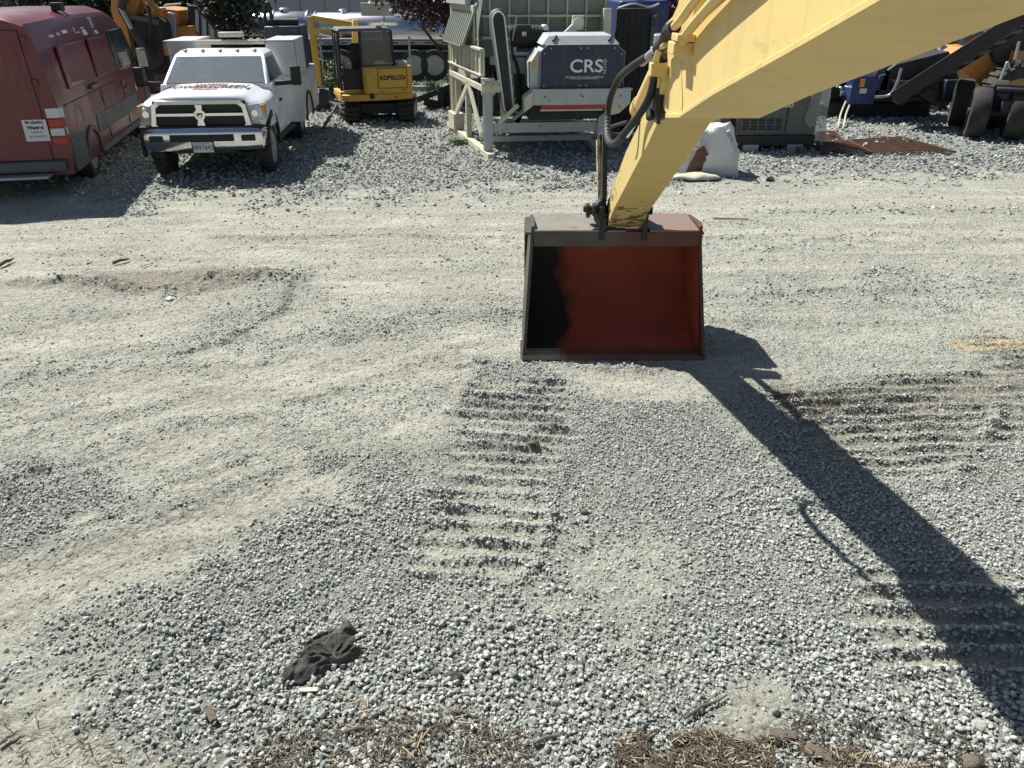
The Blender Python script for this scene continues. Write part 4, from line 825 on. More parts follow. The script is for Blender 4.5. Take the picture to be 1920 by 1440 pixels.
mini()
# ------------------------------------------------------------------ screening plant
def plant():
    T = thing('screening_plant', 'cream and grey screening plant on a steel frame with a navy CRS box', 'machine', (-.42, 14.55, 0), R(6))
    c = lambda nm, mb_, mt='cream', bv=.006, P=None, **k: part(P or T, nm, mb_, M[mt], bv, **k)
    FL = [Matrix.Identity(4)]; RF = Matrix.Rotation(R(9.5), 4, 'Z'); ID = Matrix.Identity(4)
    def bx(nm, x0, x1, y0, y1, z0, z1, mt='cream', bv=.006, P=None): m = MB(); m.m = FL[0]; m.box(x0, x1, y0, y1, z0, z1); return c(nm, m, mt, bv, P)
    def br(nm, p, q, w, h=None, mt='cream', P=None, bv=.005): m = MB(); m.m = FL[0]; m.bar(p, q, w, h); return c(nm, m, mt, bv, P)
    # skids
    FL[0] = RF; br('skid', (-.02, -.25, .05), (-.02, 3.6, .05), .13, .11); FL[0] = ID; br('skid', (2.08, -.1, .05), (2.08, 3.6, .05), .13, .11)
    for z0, z1, y in ((0.42, .60, .05), (.17, .27, .6), (.17, .27, 2.6)): bx('crossbeam', .06, 2.02, y, y + .12, z0, z1, 'greyp')
    # posts as H beams
    for (x, y, zt) in ((0, 0, 1.34), (2.08, 0, 1.12), (0, 3.0, 2.0), (2.08, 3.0, 2.0)):
        m = MB(); m.m = RF if x == 0 else ID; m.box(x - .075, x + .075, y, y + .012, .10, zt); m.box(x - .075, x + .075, y + .13, y + .142, .10, zt); m.box(x - .006, x + .006, y + .012, y + .13, .10, zt); c('post', m, 'greyp' if y == 0 else 'cream', .003)
    for x in (.28, 1.70):
        m = MB(); m.box(x - .05, x + .05, .12, .22, .66, 1.12); m.cyl((x, .17, .52), (x, .17, .68), .03, 10); m.box(x - .07, x + .07, .1, .24, .60, .625); j = c('jack', m, 'cream', .004)
    bx('crossbeam', .36, 1.64, .5, .62, .80, .98, 'cream'); bx('crossbeam', .34, 1.66, .5, .58, .70, .735, 'cream')
    # left flank frame (seen beyond the front post)
    FL[0] = RF
    for y in (1.6, 3.0):
        br('leg', (-.02, y, .1), (-.02, y, 1.95), .10, .10)
    br('flank_rail', (-.06, .1, 1.18), (-.06, 3.1, 1.18), .05, .10); br('flank_rail', (-.06, .1, 1.36), (-.06, 3.1, 1.36), .03, .03)
    br('brace', (-.06, 1.35, 1.15), (-.06, 2.75, .35), .05, .12); br('brace', (-.06, 1.35, 1.15), (-.06, .35, .35), .05, .12); br('brace', (-.06, 1.3, 1.12), (-.06, 1.75, .9), .04, .06)
    br('brace', (-.0, 2.6, 1.12), (-.0, 2.6, .55), .12, .05); bx('foot_box', -.14, .08, 2.5, 3.1, .10, .42)
    bx('flank_panel', -.05, -.02, .15, 3.1, 1.38, 1.82); 
    for k in range(9): bx('rib', -.085, -.05, .22 + k * .35, .25 + k * .35, 1.40, 1.80)
    bx('flank_rail', -.11, -.03, .15, 3.1, 1.80, 1.84); bx('flank_rail', -.11, -.03, .15, 3.1, 1.38, 1.41)
    FL[0] = ID
    # ribbed guard with rounded corners
    g = [(1.0, 1.86), (1.12, 1.80), (2.75, 1.80), (2.92, 1.92), (2.92, 2.35), (2.75, 2.52), (1.2, 2.60), (1.0, 2.52)]
    SH = Matrix(((1, 0, .42, -.96), (0, 1, 0, 0), (0, 0, 1, 0), (0, 0, 0, 1))) 
    m = MB(); m.m = RF @ SH; m.prism(g, -.06, .0); gd = c('side_guard', m, 'cover', .02)
    for k in range(11): y = 1.12 + k * .165; mm = MB(); mm.m = RF @ SH; mm.tube([(-.065, y, 1.84), (-.065, y, 2.52)], .016, 6); c('corrugation', mm, 'cover', 0, gd)
    m = MB(); m.m = RF; m.prism([(1.3, 2.50), (3.1, 2.50), (3.1, 2.95), (1.3, 2.95)], -.10, .02); c('end_hopper', m, 'greyp', .01); m = MB(); m.m = RF; m.prism([(1.0, 1.84), (3.1, 1.84), (3.1, 2.50), (1.0, 2.50)], -.02, .02); c('end_wall', m, 'cream', .01)
    # screen box across the top
    bx('screen_box', .0, 2.35, 1.2, 3.0, 1.62, 2.75, 'cover', .01)
    for k in range(7): bx('rib', .12 + k * .36, .15 + k * .36, 1.14, 1.2, 1.98, 2.75, 'cream')
    bx('flange', -.02, 2.38, 1.10, 1.2, 2.30, 2.34, 'cream'); bx('flange', -.02, 2.38, 1.08, 1.2, 1.93, 1.98, 'cream'); bx('end_post', 2.22, 2.36, .9, 1.2, 1.55, 2.45, 'cream')
    bx('crossbeam', .10, 2.3, .75, .9, 1.52, 1.66, 'greyp'); 
    # support below the motor and the motor
    m = MB(); m.prism([(.40, 1.66), (1.00, 1.66), (.88, 1.42), (.72, 1.36), (.72, 1.05), (.58, 1.05), (.58, 1.36), (.46, 1.42)], .55, .70, 'y'); c('motor_bracket', m, 'greyp')
    bx('motor_plate', .40, 1.06, .45, .80, 1.70, 1.76, 'greyp')
    m = MB(); m.cyl((.42, .6, 2.0), (1.02, .6, 2.0), .19, 20); m.cyl((1.02, .6, 2.0), (1.12, .6, 2.0), .15, 18); m.box(.55, .80, .42, .55, 1.95, 2.2); mo = c('motor', m, 'dark', .01)
    for k in range(9): mm = MB(); mm.cyl((.47 + k * .055, .6, 2.0), (.485 + k * .055, .6, 2.0), .205, 20); c('cooling_fin', mm, 'dark', 0, mo)
    bx('name_plate', .64, .72, .405, .42, 2.02, 2.09, 'paper', 0, mo); bx('fan_cover', 1.0, 1.14, .5, .7, 2.05, 2.20, 'paper', .05, mo); bx('motor_foot', .45, .55, .45, .75, 1.76, 1.84, 'greyp', 0, mo); bx('motor_foot', .85, .95, .45, .75, 1.76, 1.84, 'greyp', 0, mo)
    br('guard_rail', (.30, .40, 2.35), (.55, .40, 2.35), .02, .02, 'galv'); br('guard_rail', (.55, .40, 2.35), (.47, .40, 1.95), .02, .02, 'galv')
    # long belt guard
    P = []
    cen = [(.20, 2.34, .15), (.34, .74, .12)]
    a0 = [(.20 + .15 * math.cos(a), 2.32 + .15 * math.sin(a)) for a in np.linspace(0, math.pi, 9)]; a1 = [(.38 + .12 * math.cos(a), .86 + .12 * math.sin(a)) for a in np.linspace(math.pi, 2 * math.pi, 9)]
    P = a0 + a1; m = MB(); m.prism(P, -.05, .35, 'y'); bg_ = c('belt_guard', m, 'slate', .012)
    m = MB(); Q = [((x - .22 - (2.32 - z) * .11) * .72 + .20 + (2.32 - z) * .11, (z - 1.6) * .955 + 1.6) for x, z in P]; n = len(P)
    m = MB(); m.tube([(x, -.065, z) for x, z in Q] + [(Q[0][0], -.065, Q[0][1])], .014, 6, False); c('guard_edging', m, 'paper', 0, bg_)
    m = MB(); m.prism([((x - .2) * .8 + .2, z) for x, z in Q], -.062, -.052, 'y'); c('mesh_cover', m, 'dark', 0, bg_)
    for k in range(7): z = 2.2 - k * .2; mm = MB(); mm.cyl((.33 + k * .02, -.062, z), (.33 + k * .02, -.05, z), .018, 8); c('bolt', mm, 'galv', 0, bg_)
    # left shaft stub, cables
    m = MB(); m.cyl((-.1, .05, 1.22), (.25, .05, 1.22), .10, 18); m.box(-.12, .12, .03, .12, 1.08, 1.36); c('bearing', m, 'cream', .004)
    m = MB(); m.tube(smooth_path([(.50, .5, 1.95), (.47, .45, 1.75), (.55, .42, 1.55), (.60, .42, 1.3), (.62, .45, 1.05)]), .03, 8); c('cable', m, 'black', 0)
    bx('hanging_tarp', .52, .78, .5, .9, .70, 1.38, 'green', .03)
    # diagonals
    br('brace', (.70, .70, 1.28), (1.72, .70, 2.22), .12, .14, 'greyp'); m = MB(); m.cyl((1.70, .60, 2.22), (1.70, .82, 2.22), .10, 16); m.box(1.60, 1.80, .66, .76, 2.1, 2.34); c('pivot', m, 'cream', .005)
    m = MB(); m.prism([(1.05, 1.83), (1.12, 1.92), (1.22, 1.84), (1.16, 1.72), (1.05, 1.72)], .6, .68, 'y'); c('lifting_eye', m, 'greyp')
    # navy CRS box with its cover
    before = set(o.name for o in bpy.data.objects)
    x0, x1 = .67, 2.16
    m = MB(); m.prism([(x0, 1.22), (x1, 1.22), (x1, 1.80), (x1 - .16, 1.93), (x0 + .12, 1.93), (x0, 1.82)], -.35, .55, 'y'); c('drive_box', m, 'greyp', .008)
    m = MB(); m.prism([(x0 + .01, 1.225), (x1 - .01, 1.225), (x1 - .01, 1.79), (x1 - .165, 1.92), (x0 + .125, 1.92), (x0 + .01, 1.81)], -.372, -.352, 'y'); nb = c('front_panel', m, 'navy', .003)
    m = MB(); m.hexa([(x0 + .02, -.34, 1.92), (x1 - .1, -.34, 1.92), (x1 - .1, .5, 1.92), (x0 + .02, .5, 1.92)], [(x0 + .16, -.2, 2.06), (x1 - .22, -.2, 2.06), (x1 - .22, .5, 2.08), (x0 + .16, .5, 2.08)]); c('box_lid', m, 'greyp', .01)
    for x in (x0 + .22, x1 - .30): br('latch', (x, -.3, 1.98), (x + .08, -.2, 2.06), .03, .03, 'black')
    for (x, z) in ((x0 + .19, 1.87), (x0 + .70, 1.87), (x0 + .82, 1.87), (x1 - .2, 1.87), (x0 + .07, 1.79), (x1 - .07, 1.77), (x0 + .07, 1.27), (x0 + .7, 1.27), (x0 + .82, 1.27), (x1 - .08, 1.27)):
        m = MB(); m.cyl((x, -.382, z), (x, -.371, z), .013, 8); c('bolt', m, 'galv', 0, nb)
    text(nb, 'CRS', .29, M['print_white'], (x0 + .81, -.376, 1.575), (R(90), 0, 0), bold=.004, xscale=1.15)
    text(nb, 'NI LTD', .075, M['print_white'], (x0 + 1.14, -.376, 1.575), (R(90), R(-90), 0)); text(nb, 'CRUSHING RECYCLING SCREENING', .042, M['print_white'], (x0 + .78, -.376, 1.405), (R(90), 0, 0))
    m = MB(); m.box(x0 + .52, x0 + 1.02, -.378, -.374, 1.376, 1.382); c('underline', m, 'print_white', 0, nb)
    for k in range(12):
        a = R(70 + k * 18); m = MB(); cx, cz = x0 + .50, 1.60; m.bar((cx + .085 * math.cos(a), -.375, cz + .085 * math.sin(a)), (cx + .145 * math.cos(a), -.375, cz + .145 * math.sin(a)), .004, .022, (0, 1, 0)); c('gear_mark', m, 'print_blue', 0, nb)
    # chute at its left, white front beam, red lip
    m = MB(); m.hexa([(.52, -.3, 1.20), (.66, -.3, 1.20), (.66, .5, 1.20), (.52, .5, 1.20)], [(.50, -.3, 1.62), (.66, -.3, 1.85), (.66, .5, 1.85), (.50, .5, 1.62)]); c('chute_side', m, 'greyp', .006); bx('warning_sticker', .53, .60, -.306, -.300, 1.56, 1.68, 'amber', 0)
    bx('front_beam', .56, 2.28, -.45, -.33, .96, 1.20, 'greyp', .006); bx('beam_lip', .52, 2.30, -.47, -.30, 1.20, 1.222, 'cream', .003)
    for x in (.75, 1.42, 2.1): m = MB(); m.cyl((x, -.46, 1.1), (x, -.45, 1.1), .016, 8); c('bolt', m, 'dark', 0)
    bx('red_lip', .70, 1.85, -.40, -.34, .89, .955, 'print_red', .003); bx('wiper_strip', .68, 1.80, -.42, -.38, .855, .885, 'cream', .003)
    m = MB(); m.prism([(.56, 1.20), (.56, .96), (.22, .70), (.30, .66), (.40, .86), (.40, 1.08)], -.42, -.05, 'y'); c('feed_chute', m, 'cream', .004); br('brace', (.30, -.3, .95), (-.02, -.1, .62), .05, .07)
    m = MB(); m.prism([(1.85, .96), (2.28, .96), (2.1, .80), (1.9, .76)], -.40, -.1, 'y'); c('side_chute', m, 'cream', .004)
    for o in bpy.data.objects:
        if o.parent == T and o.name not in before: o.location.x += .20
    m = MB(); m.prism([(.7, .95), (2.3, .95), (1.95, .68), (.7, .68)], -.2, 1.0, 'y'); c('belt_sag', m, 'black', .02)
    m = MB(); m.cyl((.3, 1.0, 1.1), (1.8, 1.0, 1.1), .22, 18); m.box(.3, 1.8, 1.2, 2.8, .75, 1.5); m.box(-.0, 1.9, 2.85, 2.95, .3, 1.6); c('lower_deck', m, 'dark', .01)
    m = MB(); m.lathe([(.42, -.1), (.42, .1)], (.35, 2.1, .9), 'x', 24); c('flywheel', m, 'black', .01)
    return T
plant()

# ------------------------------------------------------------------ blue machine with black screens behind the boom
T = thing('screen_machine', 'tall blue machine hung with black screen panels right of the CRS box', 'machine', (2.6, 17.0, 0), R(0))
m = MB(); m.box(-.45, .55, .1, 2.6, .45, 2.55); part(T, 'hood', m, M['blue'], .05)
m = MB(); m.box(-.52, .16, -.06, .1, .40, 2.42); p = part(T, 'black_screen', m, M['black'], .03)
for k in range(6): m = MB(); m.box(-.48 + k * .12, -.45 + k * .12, -.075, -.06, .45, 2.38); part(p, 'screen_rib', m, M['dark'])
m = MB(); m.box(.17, .30, -.1, .1, .5, 2.30); m.tube([(.24, -.1, 2.1), (.24, -.16, 2.15), (.24, -.1, 2.28)], .02, 6); part(T, 'corner_post', m, M['slate'], .02)
m = MB(); m.tube(smooth_path([(-.5, -.08, 2.42), (-.2, -.12, 2.5), (.1, -.1, 2.44), (.3, -.1, 2.5)]), .022, 6); part(T, 'cable', m, M['galv'])
m = MB(); m.box(-.6, .6, .2, 2.4, .08, .45); part(T, 'crawler', m, M['dark'], .05)
m = MB(); m.box(-.1, .1, .2, .8, 2.56, 2.60); part(T, 'roof_strip', m, M['amber'], .01)
# dark conveyor tail and blue drum beyond the plant
# ------------------------------------------------------------------ torn white sack and flattened sack
T = thing('bulk_bag', 'torn white bulk bag of rubble slumped beside the yellow stick', 'bag', (3.32, 13.1, 0))
m = MB(); m.loft([[(-.52, -.10, .0), (.42, -.22, .0), (.55, .35, .0), (-.4, .5, .0)], [(-.45, -.05, .32), (.34, -.22, .36), (.56, .30, .34), (-.35, .45, .36)], [(-.22, .02, .72), (.10, -.10, .80), (.30, .25, .80), (-.15, .35, .76)]])
bmesh.ops.subdivide_edges(m.bm, edges=m.bm.edges[:], cuts=4, use_grid_fill=True); m.rough(.06, 4).rough(.02, 14); part(T, 'sack', m, M['bag'], 0, False, 60)
m = MB(); m.prism([(-.44, .02), (-.16, .03), (-.06, .34), (-.2, .50), (-.3, .42)], -.13, -.09, 'y'); m.rough(.02, 6); part(T, 'torn_flap', m, M['rust'], .004, label='rust brown inner side showing through the tear')
for k in range(4): m = MB(); m.tube([(.10 + k * .07, -.18 + k * .08, .80 - k * .10), (.16 + k * .07, -.16 + k * .08, .84 - k * .1), (.22 + k * .07, -.12 + k * .08, .76 - k * .1)], .022, 6); part(T, 'bag_loop', m, M['bag'])
m = MB(); bmesh.ops.create_icosphere(m.bm, subdivisions=3, radius=1)
for v in m.bm.verts: v.co = Vector((v.co.x * .42, v.co.y * .16, v.co.z * .055))
m.rough(.03, 6)
for v in m.bm.verts: v.co += Vector((3.0, 12.72, .05))
solo('sack', 'flattened pale sack lying on the gravel in front of the torn white bulk bag', 'sack', m, M['cream'], (3.0, 12.72, 0), 0, 60)

# ------------------------------------------------------------------ generator
T = thing('generator', 'dark grey skid generator with louvred front under the boom', 'generator', (4.95, 15.1, 0), R(2))
m = MB(); m.box(-.72, .80, 0.02, .95, .30, 1.08); part(T, 'canopy', m, M['gen'], .02)
m = MB(); m.box(-.74, .82, 0, .97, .10, .30); part(T, 'base_tank', m, M['dark'], .015)
m = MB(); m.box(-.66, .18, -.012, .02, .34, 1.02); d = part(T, 'front_door', m, M['gen'], .006)
for r_i in range(2):
    for k in range(5):
        x = -.62 + k * .155
        for q_ in range(4): m = MB(); z = .40 + r_i * .115 + q_ * .026; m.hexa([(x, -.022, z), (x + .12, -.022, z), (x + .12, -.010, z), (x, -.010, z)], [(x, -.016, z + .014), (x + .12, -.016, z + .014), (x + .12, -.010, z + .014), (x, -.010, z + .014)]); part(d, 'louvre', m, M['black'])
m = MB(); m.box(.22, .76, -.012, .02, .34, 1.02); part(T, 'side_door', m, M['gen'], .006)
text(d, 'SCREENPOD', .105, M['print_white'], (.0, -.016, .84), (R(90), 0, 0), bold=.003); m = MB(); m.box(-.46, -.22, -.02, -.013, .66, .76); part(d, 'control_plate', m, M['paper'])
for q_ in range(4):
    m = MB(); m.box(-.445 + q_ * .058, -.405 + q_ * .058, -.024, -.020, .675, .745); part(d, 'gauge', m, M['slate'])
for x in (-.55, .30): m = MB(); m.box(x, x + .30, -.01, .2, .0, .13); part(T, 'fork_pocket', m, M['galv'], .01)
m = MB(); m.hexa([(.55, -.05, .55), (.98, .0, .1), (.98, .9, .1), (.55, .9, .5)], [(.60, -.03, 1.12), (.95, .0, 1.15), (.95, .9, 1.15), (.55, .9, 1.12)]); bmesh.ops.subdivide_edges(m.bm, edges=m.bm.edges[:], cuts=5, use_grid_fill=True); m.rough(.07, 4)
part(T, 'plastic_wrap', m, M['plastic'], 0, False, 60)
m = MB(); m.box(-1.0, -.78, .15, .6, .02, .75); part(T, 'side_box', m, M['slate'], .02)

# ------------------------------------------------------------------ rusty screen meshes on the ground
def mesh_sheet(name, label, P, z, bend=0, nseg=26):
    c0 = sum((Vector((*p, 0)) for p in P), Vector()) / 4; T = thing(name, label, 'grate', c0, 0, 'rusty screen meshes lying on the gravel')
    a, b, c, d = [Vector((*p, 0)) - c0 for p in P]
    def pt(u, v): p = (a * (1 - u) + b * u) * (1 - v) + (d * (1 - u) + c * u) * v; return Vector((p.x, p.y, z + bend * math.sin(math.pi * u) * (1 - v)))
    m = MB()
    for i in range(nseg + 1):
        u = i / nseg; m.bar(pt(u, 0), pt(u, .5), .02, .012); m.bar(pt(u, .5), pt(u, 1), .02, .012)
    part(T, 'wire', m, M['rust'], kind='stuff')
    m = MB()
    for j in range(15): 
        v = j / 14
        for i in range(4): m.bar(pt(i / 4, v) + Vector((0, 0, .012)), pt((i + 1) / 4, v) + Vector((0, 0, .012)), .022, .012)
    part(T, 'cross_wire', m, M['rust'], kind='stuff')
    for s in (0, 1): m = MB(); m.bar(pt(s, 0), pt(s, 1), .05, .03); part(T, 'edge_strip', m, M['rust'])
def g2(*q): return tuple(gr(*q))[:2]
mesh_sheet('screen_mesh', 'large rusty screen mesh flat on the gravel beyond the generator', [g2(1630, 292), g2(1790, 290), g2(1690, 262), g2(1590, 268)], .05, .03, 40)
mesh_sheet('screen_mesh', 'small rusty screen mesh tucked behind the generator corner', [g2(1528, 270), g2(1580, 267), g2(1565, 250), g2(1530, 252)], .04, 0, 16)
mesh_sheet('screen_mesh', 'dark curled screen mesh between the generator and the large flat one', [g2(1540, 292), g2(1632, 292), g2(1590, 270), g2(1530, 272)], .06, .10, 22)
m = MB(); bmesh.ops.create_icosphere(m.bm, subdivisions=2, radius=.07); m.rough(.03, 9); o = solo('rock', 'dark rock lying beyond the large rusty mesh', 'rock', m, M['dark'], (0, 0, 0)); o.location = gr(1703, 268, .04)

# ------------------------------------------------------------------ blue crusher with conveyor
T = thing('crusher', 'blue tracked crusher with a long dark conveyor rising to the right', 'machine', (7.9, 19.2, 0))
def wp(*a): return at(*a)
def pw(nm, mb_, mt, bv=.01, P=None): return part(P or T, nm, mb_, M[mt], bv, True)
m = MB(); m.pb(1601, 145, 1638, 196, 18.8, .5); e = pw('control_cabinet', m, 'blue', .02)
m = MB(); m.pb(1614, 148, 1620, 163, 18.78, .01); pw('warning_sticker', m, 'amber', 0, e); m = MB(); m.pb(1613, 166, 1624, 175, 18.78, .01); pw('sticker', m, 'paper', 0, e)
m = MB(); m.pb(1596, 128, 1640, 146, 18.9, .7); pw('light_blue_panel', m, 'lblue', .02)
m = MB(); m.pb(1545, 100, 1660, 190, 19.5, 2.2); pw('engine_bay', m, 'dark', .04)
m = MB(); m.cyl(wp(1572, 172, 19.2), wp(1598, 168, 19.2), .13, 16); m.cyl(wp(1566, 160, 19.25), wp(1574, 160, 19.25), .06, 10); pw('air_filter', m, 'chrome')
for (a, b, Y_c) in (((1636, 150), (1656, 128), 18.9), ((1640, 160), (1660, 140), 18.85), ((1638, 140), (1652, 120), 18.9)):
    m = MB(); m.tube(smooth_path([wp(*a, Y_c), wp((a[0] + b[0]) / 2, (a[1] + b[1]) / 2 - 8, Y_c), wp(*b, Y_c)]), .022, 6); pw('hose', m, 'galv', 0)
m = MB(); m.pb(1638, 118, 1662, 170, 19.0, .3); pw('side_frame', m, 'blue', .01)
m = MB(); m.tube([wp(1664, 132, 18.7), wp(1712, 97, 18.7)], .022, 6); pw('handrail', m, 'galv', 0)
m = MB(); m.pb(1540, 190, 1740, 236, 19.3, 2.0); pw('crawler', m, 'black', .08)
# the hopper and main conveyor
m = MB(); Y0 = 19.0; P = [wp(1662, 125, Y0), wp(1780, 96, Y0), wp(1800, 150, Y0), wp(1700, 195, Y0), wp(1640, 190, Y0)]
m.prism([(p.x, p.z) for p in P], Y0, Y0 + 1.2, 'y'); pw('hopper', m, 'dark', .02)
m = MB(); P = [wp(1672, 150, 18.8), wp(1762, 153, 18.8), wp(1762, 166, 18.8), wp(1682, 163, 18.8)]; m.prism([(p.x, p.z) for p in P], 18.8, 18.95, 'y'); sp_ = pw('worn_edge', m, 'rust')
for k in range(7): p = wp(1690 + k * 11, 164, 18.8); m = MB(); m.prism([(p.x - .05, p.z), (p.x + .05, p.z), (p.x, p.z - .05)], 18.8, 18.94, 'y'); pw('tooth', m, 'rust', 0, sp_)
for (ax, bx_2) in ((1676, 1700), (1704, 1800)):
    P = [wp(ax, 167, 18.85), wp(bx_2, 167, 18.85), wp((ax + bx_2) / 2 + 5, 200, 18.85)]; m = MB(); m.prism([(p.x, p.z) for p in P], 18.85, 19.2, 'y'); pw('gusset', m, 'gen')
def conv(p, q, wd, dp): m = MB(); m.bar(p, q, wd, dp); return m
A, B_ = wp(1690, 185, 18.2), wp(1990, -5, 16.6)
cv = pw('conveyor', conv(A, B_, 1.15, .10), 'gen', .01)
for s in (-1, 1):
    off = (B_ - A).cross(Vector((0, 0, 1))).normalized() * s * .60 + Vector((0, 0, .05)); pw('conveyor_side', conv(A + off, B_ + off, .06, .30), 'dark', .01, cv)
for k in range(10):
    c0 = A.lerp(B_, (k + .5) / 10) - Vector((0, 0, .1)); off = (B_ - A).cross(Vector((0, 0, 1))).normalized() * .55; m = MB(); m.cyl(c0 - off, c0 + off, .05, 10); pw('roller', m, 'dark', 0, cv)
m = MB(); m.pb(1786, 95, 1800, 128, 17.3, .06); 
P = [wp(1764, 80, 17.4), wp(1778, 88, 17.4), wp(1765, 96, 17.4)]; m = MB(); m.prism([(p.x, p.z) for p in P], 17.4, 17.45, 'y'); pw('blue_gusset', m, 'lblue', 0)
for a, b in (((1766, 78), (1800, 66)), ((1800, 68), (1822, 56)), ((1822, 60), (1850, 44))): m = MB(); m.bar(wp(*a, 17.3), wp(*b, 17.3), .10, .14); pw('blue_side_rail', m, 'lblue', .01)
m = MB(); m.tube(smooth_path([wp(1804, 70, 17.2), wp(1808, 82, 17.2), wp(1801, 82, 17.2), wp(1802, 72, 17.2)]), .02, 6); pw('lifting_ring', m, 'lblue', 0)
m = MB(); m.tube(smooth_path([wp(1640, 182, 18.6), wp(1668, 178, 18.55), wp(1682, 155, 18.5), wp(1690, 128, 18.5)]), .03, 8); pw('cable', m, 'galv', 0)
for dx in (0, 10): m = MB(); m.tube(smooth_path([wp(1586 + dx, 190, 18.9), wp(1576 + dx, 215, 18.5), gr(1570 + dx, 240, .04), gr(1548 + dx, 246, .04)]), .02, 6); pw('loose_cable', m, 'cream', 0)
m = MB(); m.pb(1776, 150, 1800, 192, 18.6, .5); pw('blue_leg', m, 'navy', .02)

# ------------------------------------------------------------------ wheeled dolly
T = thing('wheeled_dolly', 'dark wheeled dolly with large worn tyres under the conveyor', 'trailer', (10.2, 17.0, 0), R(-24))
for i, (x, y) in enumerate(((-.62, .9), (.05, .9), (-.40, -.55), (.28, -.55), (.95, -.6), (.95, .85))): wheel(T, (x, y, .50), .50, .36, 'x', 0, M['dark'], -1 if i % 2 == 0 else 1)
m = MB(); m.cyl((-.6, -.55, .5), (.95, -.55, .5), .09); m.cyl((-.6, .9, .5), (.95, .9, .5), .09); m.box(-.05, .55, -.9, 1.2, .55, .78); m.box(-.2, .7, -.9, -.3, .95, 1.02); m.box(.1, .4, -.8, -.5, .75, .96); part(T, 'frame', m, M['dark'], .02)

# ------------------------------------------------------------------ dump truck and its far wheel
T = thing('dump_truck', 'orange articulated dump truck half hidden behind the conveyor', 'truck', (13.6, 21.5, 0), R(0))
def orw(nm, mb_, mt, bv=.02): return part(T, nm, mb_, M[mt], bv, True)
Yd = 21.5
for (px, py, rr) in ((1895, 185, .82), (1722, 204, .62)):
    c0 = wp(px, py, Yd if px > 1800 else 20.8); m = MB(); wh_ = wheel(T, c0 - origin(T), rr, .55, 'y', 24, M['orange'], -1)
m = MB(); P = [wp(1790, 150, Yd), wp(1850, 95, Yd), wp(1935, 90, Yd), wp(1990, 150, Yd), wp(1990, 190, Yd), wp(1860, 170, Yd), wp(1830, 172, Yd)]; m.prism([(p.x, p.z) for p in P], Yd + .5, Yd + 2.2, 'y'); orw('body', m, 'orange')
m = MB(); P = [wp(1860, 60, Yd), wp(1935, 50, Yd), wp(1990, 50, Yd), wp(1990, 118, Yd), wp(1902, 128, Yd), wp(1880, 120, Yd)]; m.prism([(p.x, p.z) for p in P], Yd + .3, Yd + 2.0, 'y'); orw('cab', m, 'dark')
m = MB(); m.pb(1904, 95, 1990, 128, Yd + .1, .3); orw('bonnet', m, 'orange')
m = MB(); m.tube(smooth_path([wp(1870, 175, Yd - .1), wp(1882, 145, Yd - .1), wp(1905, 133, Yd - .1), wp(1960, 130, Yd - .1)]), .10, 8); orw('mudguard', m, 'grey', 0)
m = MB(); m.cyl(wp(1909, 116, Yd), wp(1909, 116, Yd + .1), .07, 12); orw('headlight', m, 'lamp', 0)
m = MB(); m.tube(smooth_path([wp(1868, 170, Yd - .3), wp(1884, 128, Yd - .3), wp(1889, 117, Yd - .3), wp(1892, 128, Yd - .3)]), .035, 6); orw('hand_rail', m, 'galv', 0)
m = MB(); m.tube([wp(1903, 112, Yd - .1), wp(1911, 78, Yd - .1)], .04, 6); orw('mirror_arm', m, 'galv', 0)
m = MB(); P = [wp(1780, 140, Yd - .6), wp(1850, 185, Yd - .6), wp(1850, 170, Yd - .6), wp(1795, 128, Yd - .6)]; m.prism([(p.x, p.z) for p in P], Yd - .6, Yd - .2, 'y'); orw('hitch_frame', m, 'orange')

# ------------------------------------------------------------------ big orange loader/excavator between van and pickup
T = thing('orange_excavator', 'large orange excavator with folded boom standing behind the red van', 'excavator', (-11.2, 22.5, 0))
Yo = 22.0
def poly(nm, P, Y, d, mt, bv=.02, par=None): P = [wp(*p, Y) for p in P]; m = MB(); m.prism([(p.x, p.z) for p in P], Y, Y + d, 'y'); return part(par or T, nm, m, M[mt], bv, True)
poly('stick', [(207, -30), (222, -30), (222, 22), (238, 50), (246, 90), (256, 150), (238, 150), (222, 60), (208, 22)], Yo - .4, .5, 'orange')
poly('boom', [(226, -30), (250, -30), (262, 0), (255, 30), (238, 32), (232, 5)], Yo, .45, 'orange')
poly('boom', [(268, -30), (276, 5), (290, 18), (284, 36), (277, 30), (268, 8), (250, -30)], Yo, .45, 'orange')
poly('body', [(284, 14), (332, 20), (330, 74), (316, 90), (296, 90), (300, 60), (294, 40)], Yo + .6, 1.6, 'orange')
poly('radiator_panel', [(312, 22), (328, 26), (330, 70), (318, 70)], Yo + .5, .1, 'galv')
poly('deck', [(328, 50), (362, 48), (372, 72), (332, 74)], Yo + .6, 1.4, 'orange')
poly('bucket', [(246, 28), (275, 32), (300, 45), (303, 75), (310, 120), (290, 135), (262, 120), (250, 80)], Yo - .2, 1.0, 'dark', .06)
poly('bucket_plate', [(242, 26), (276, 32), (298, 38), (296, 48), (274, 42), (243, 36)], Yo - .25, .06, 'slate')
poly('lower_frame', [(250, 110), (330, 100), (340, 170), (262, 180)], Yo - .1, 1.4, 'dark', .04)
poly('step', [(290, 82), (315, 80), (318, 104), (292, 106)], Yo - .15, .2, 'orange', .02)
m = MB(); m.cyl(wp(226, 14, Yo - .5), wp(248, 55, Yo - .6), .055, 10); part(T, 'cylinder', m, M['galv'], 0, True)
m = MB(); m.cyl(wp(236, -10, Yo - .5), wp(227, 16, Yo - .5), .09, 12); m.cyl(wp(248, 55, Yo - .6), wp(285, 110, Yo - .4), .10, 10); part(T, 'cylinder', m, M['dark'], 0, True)
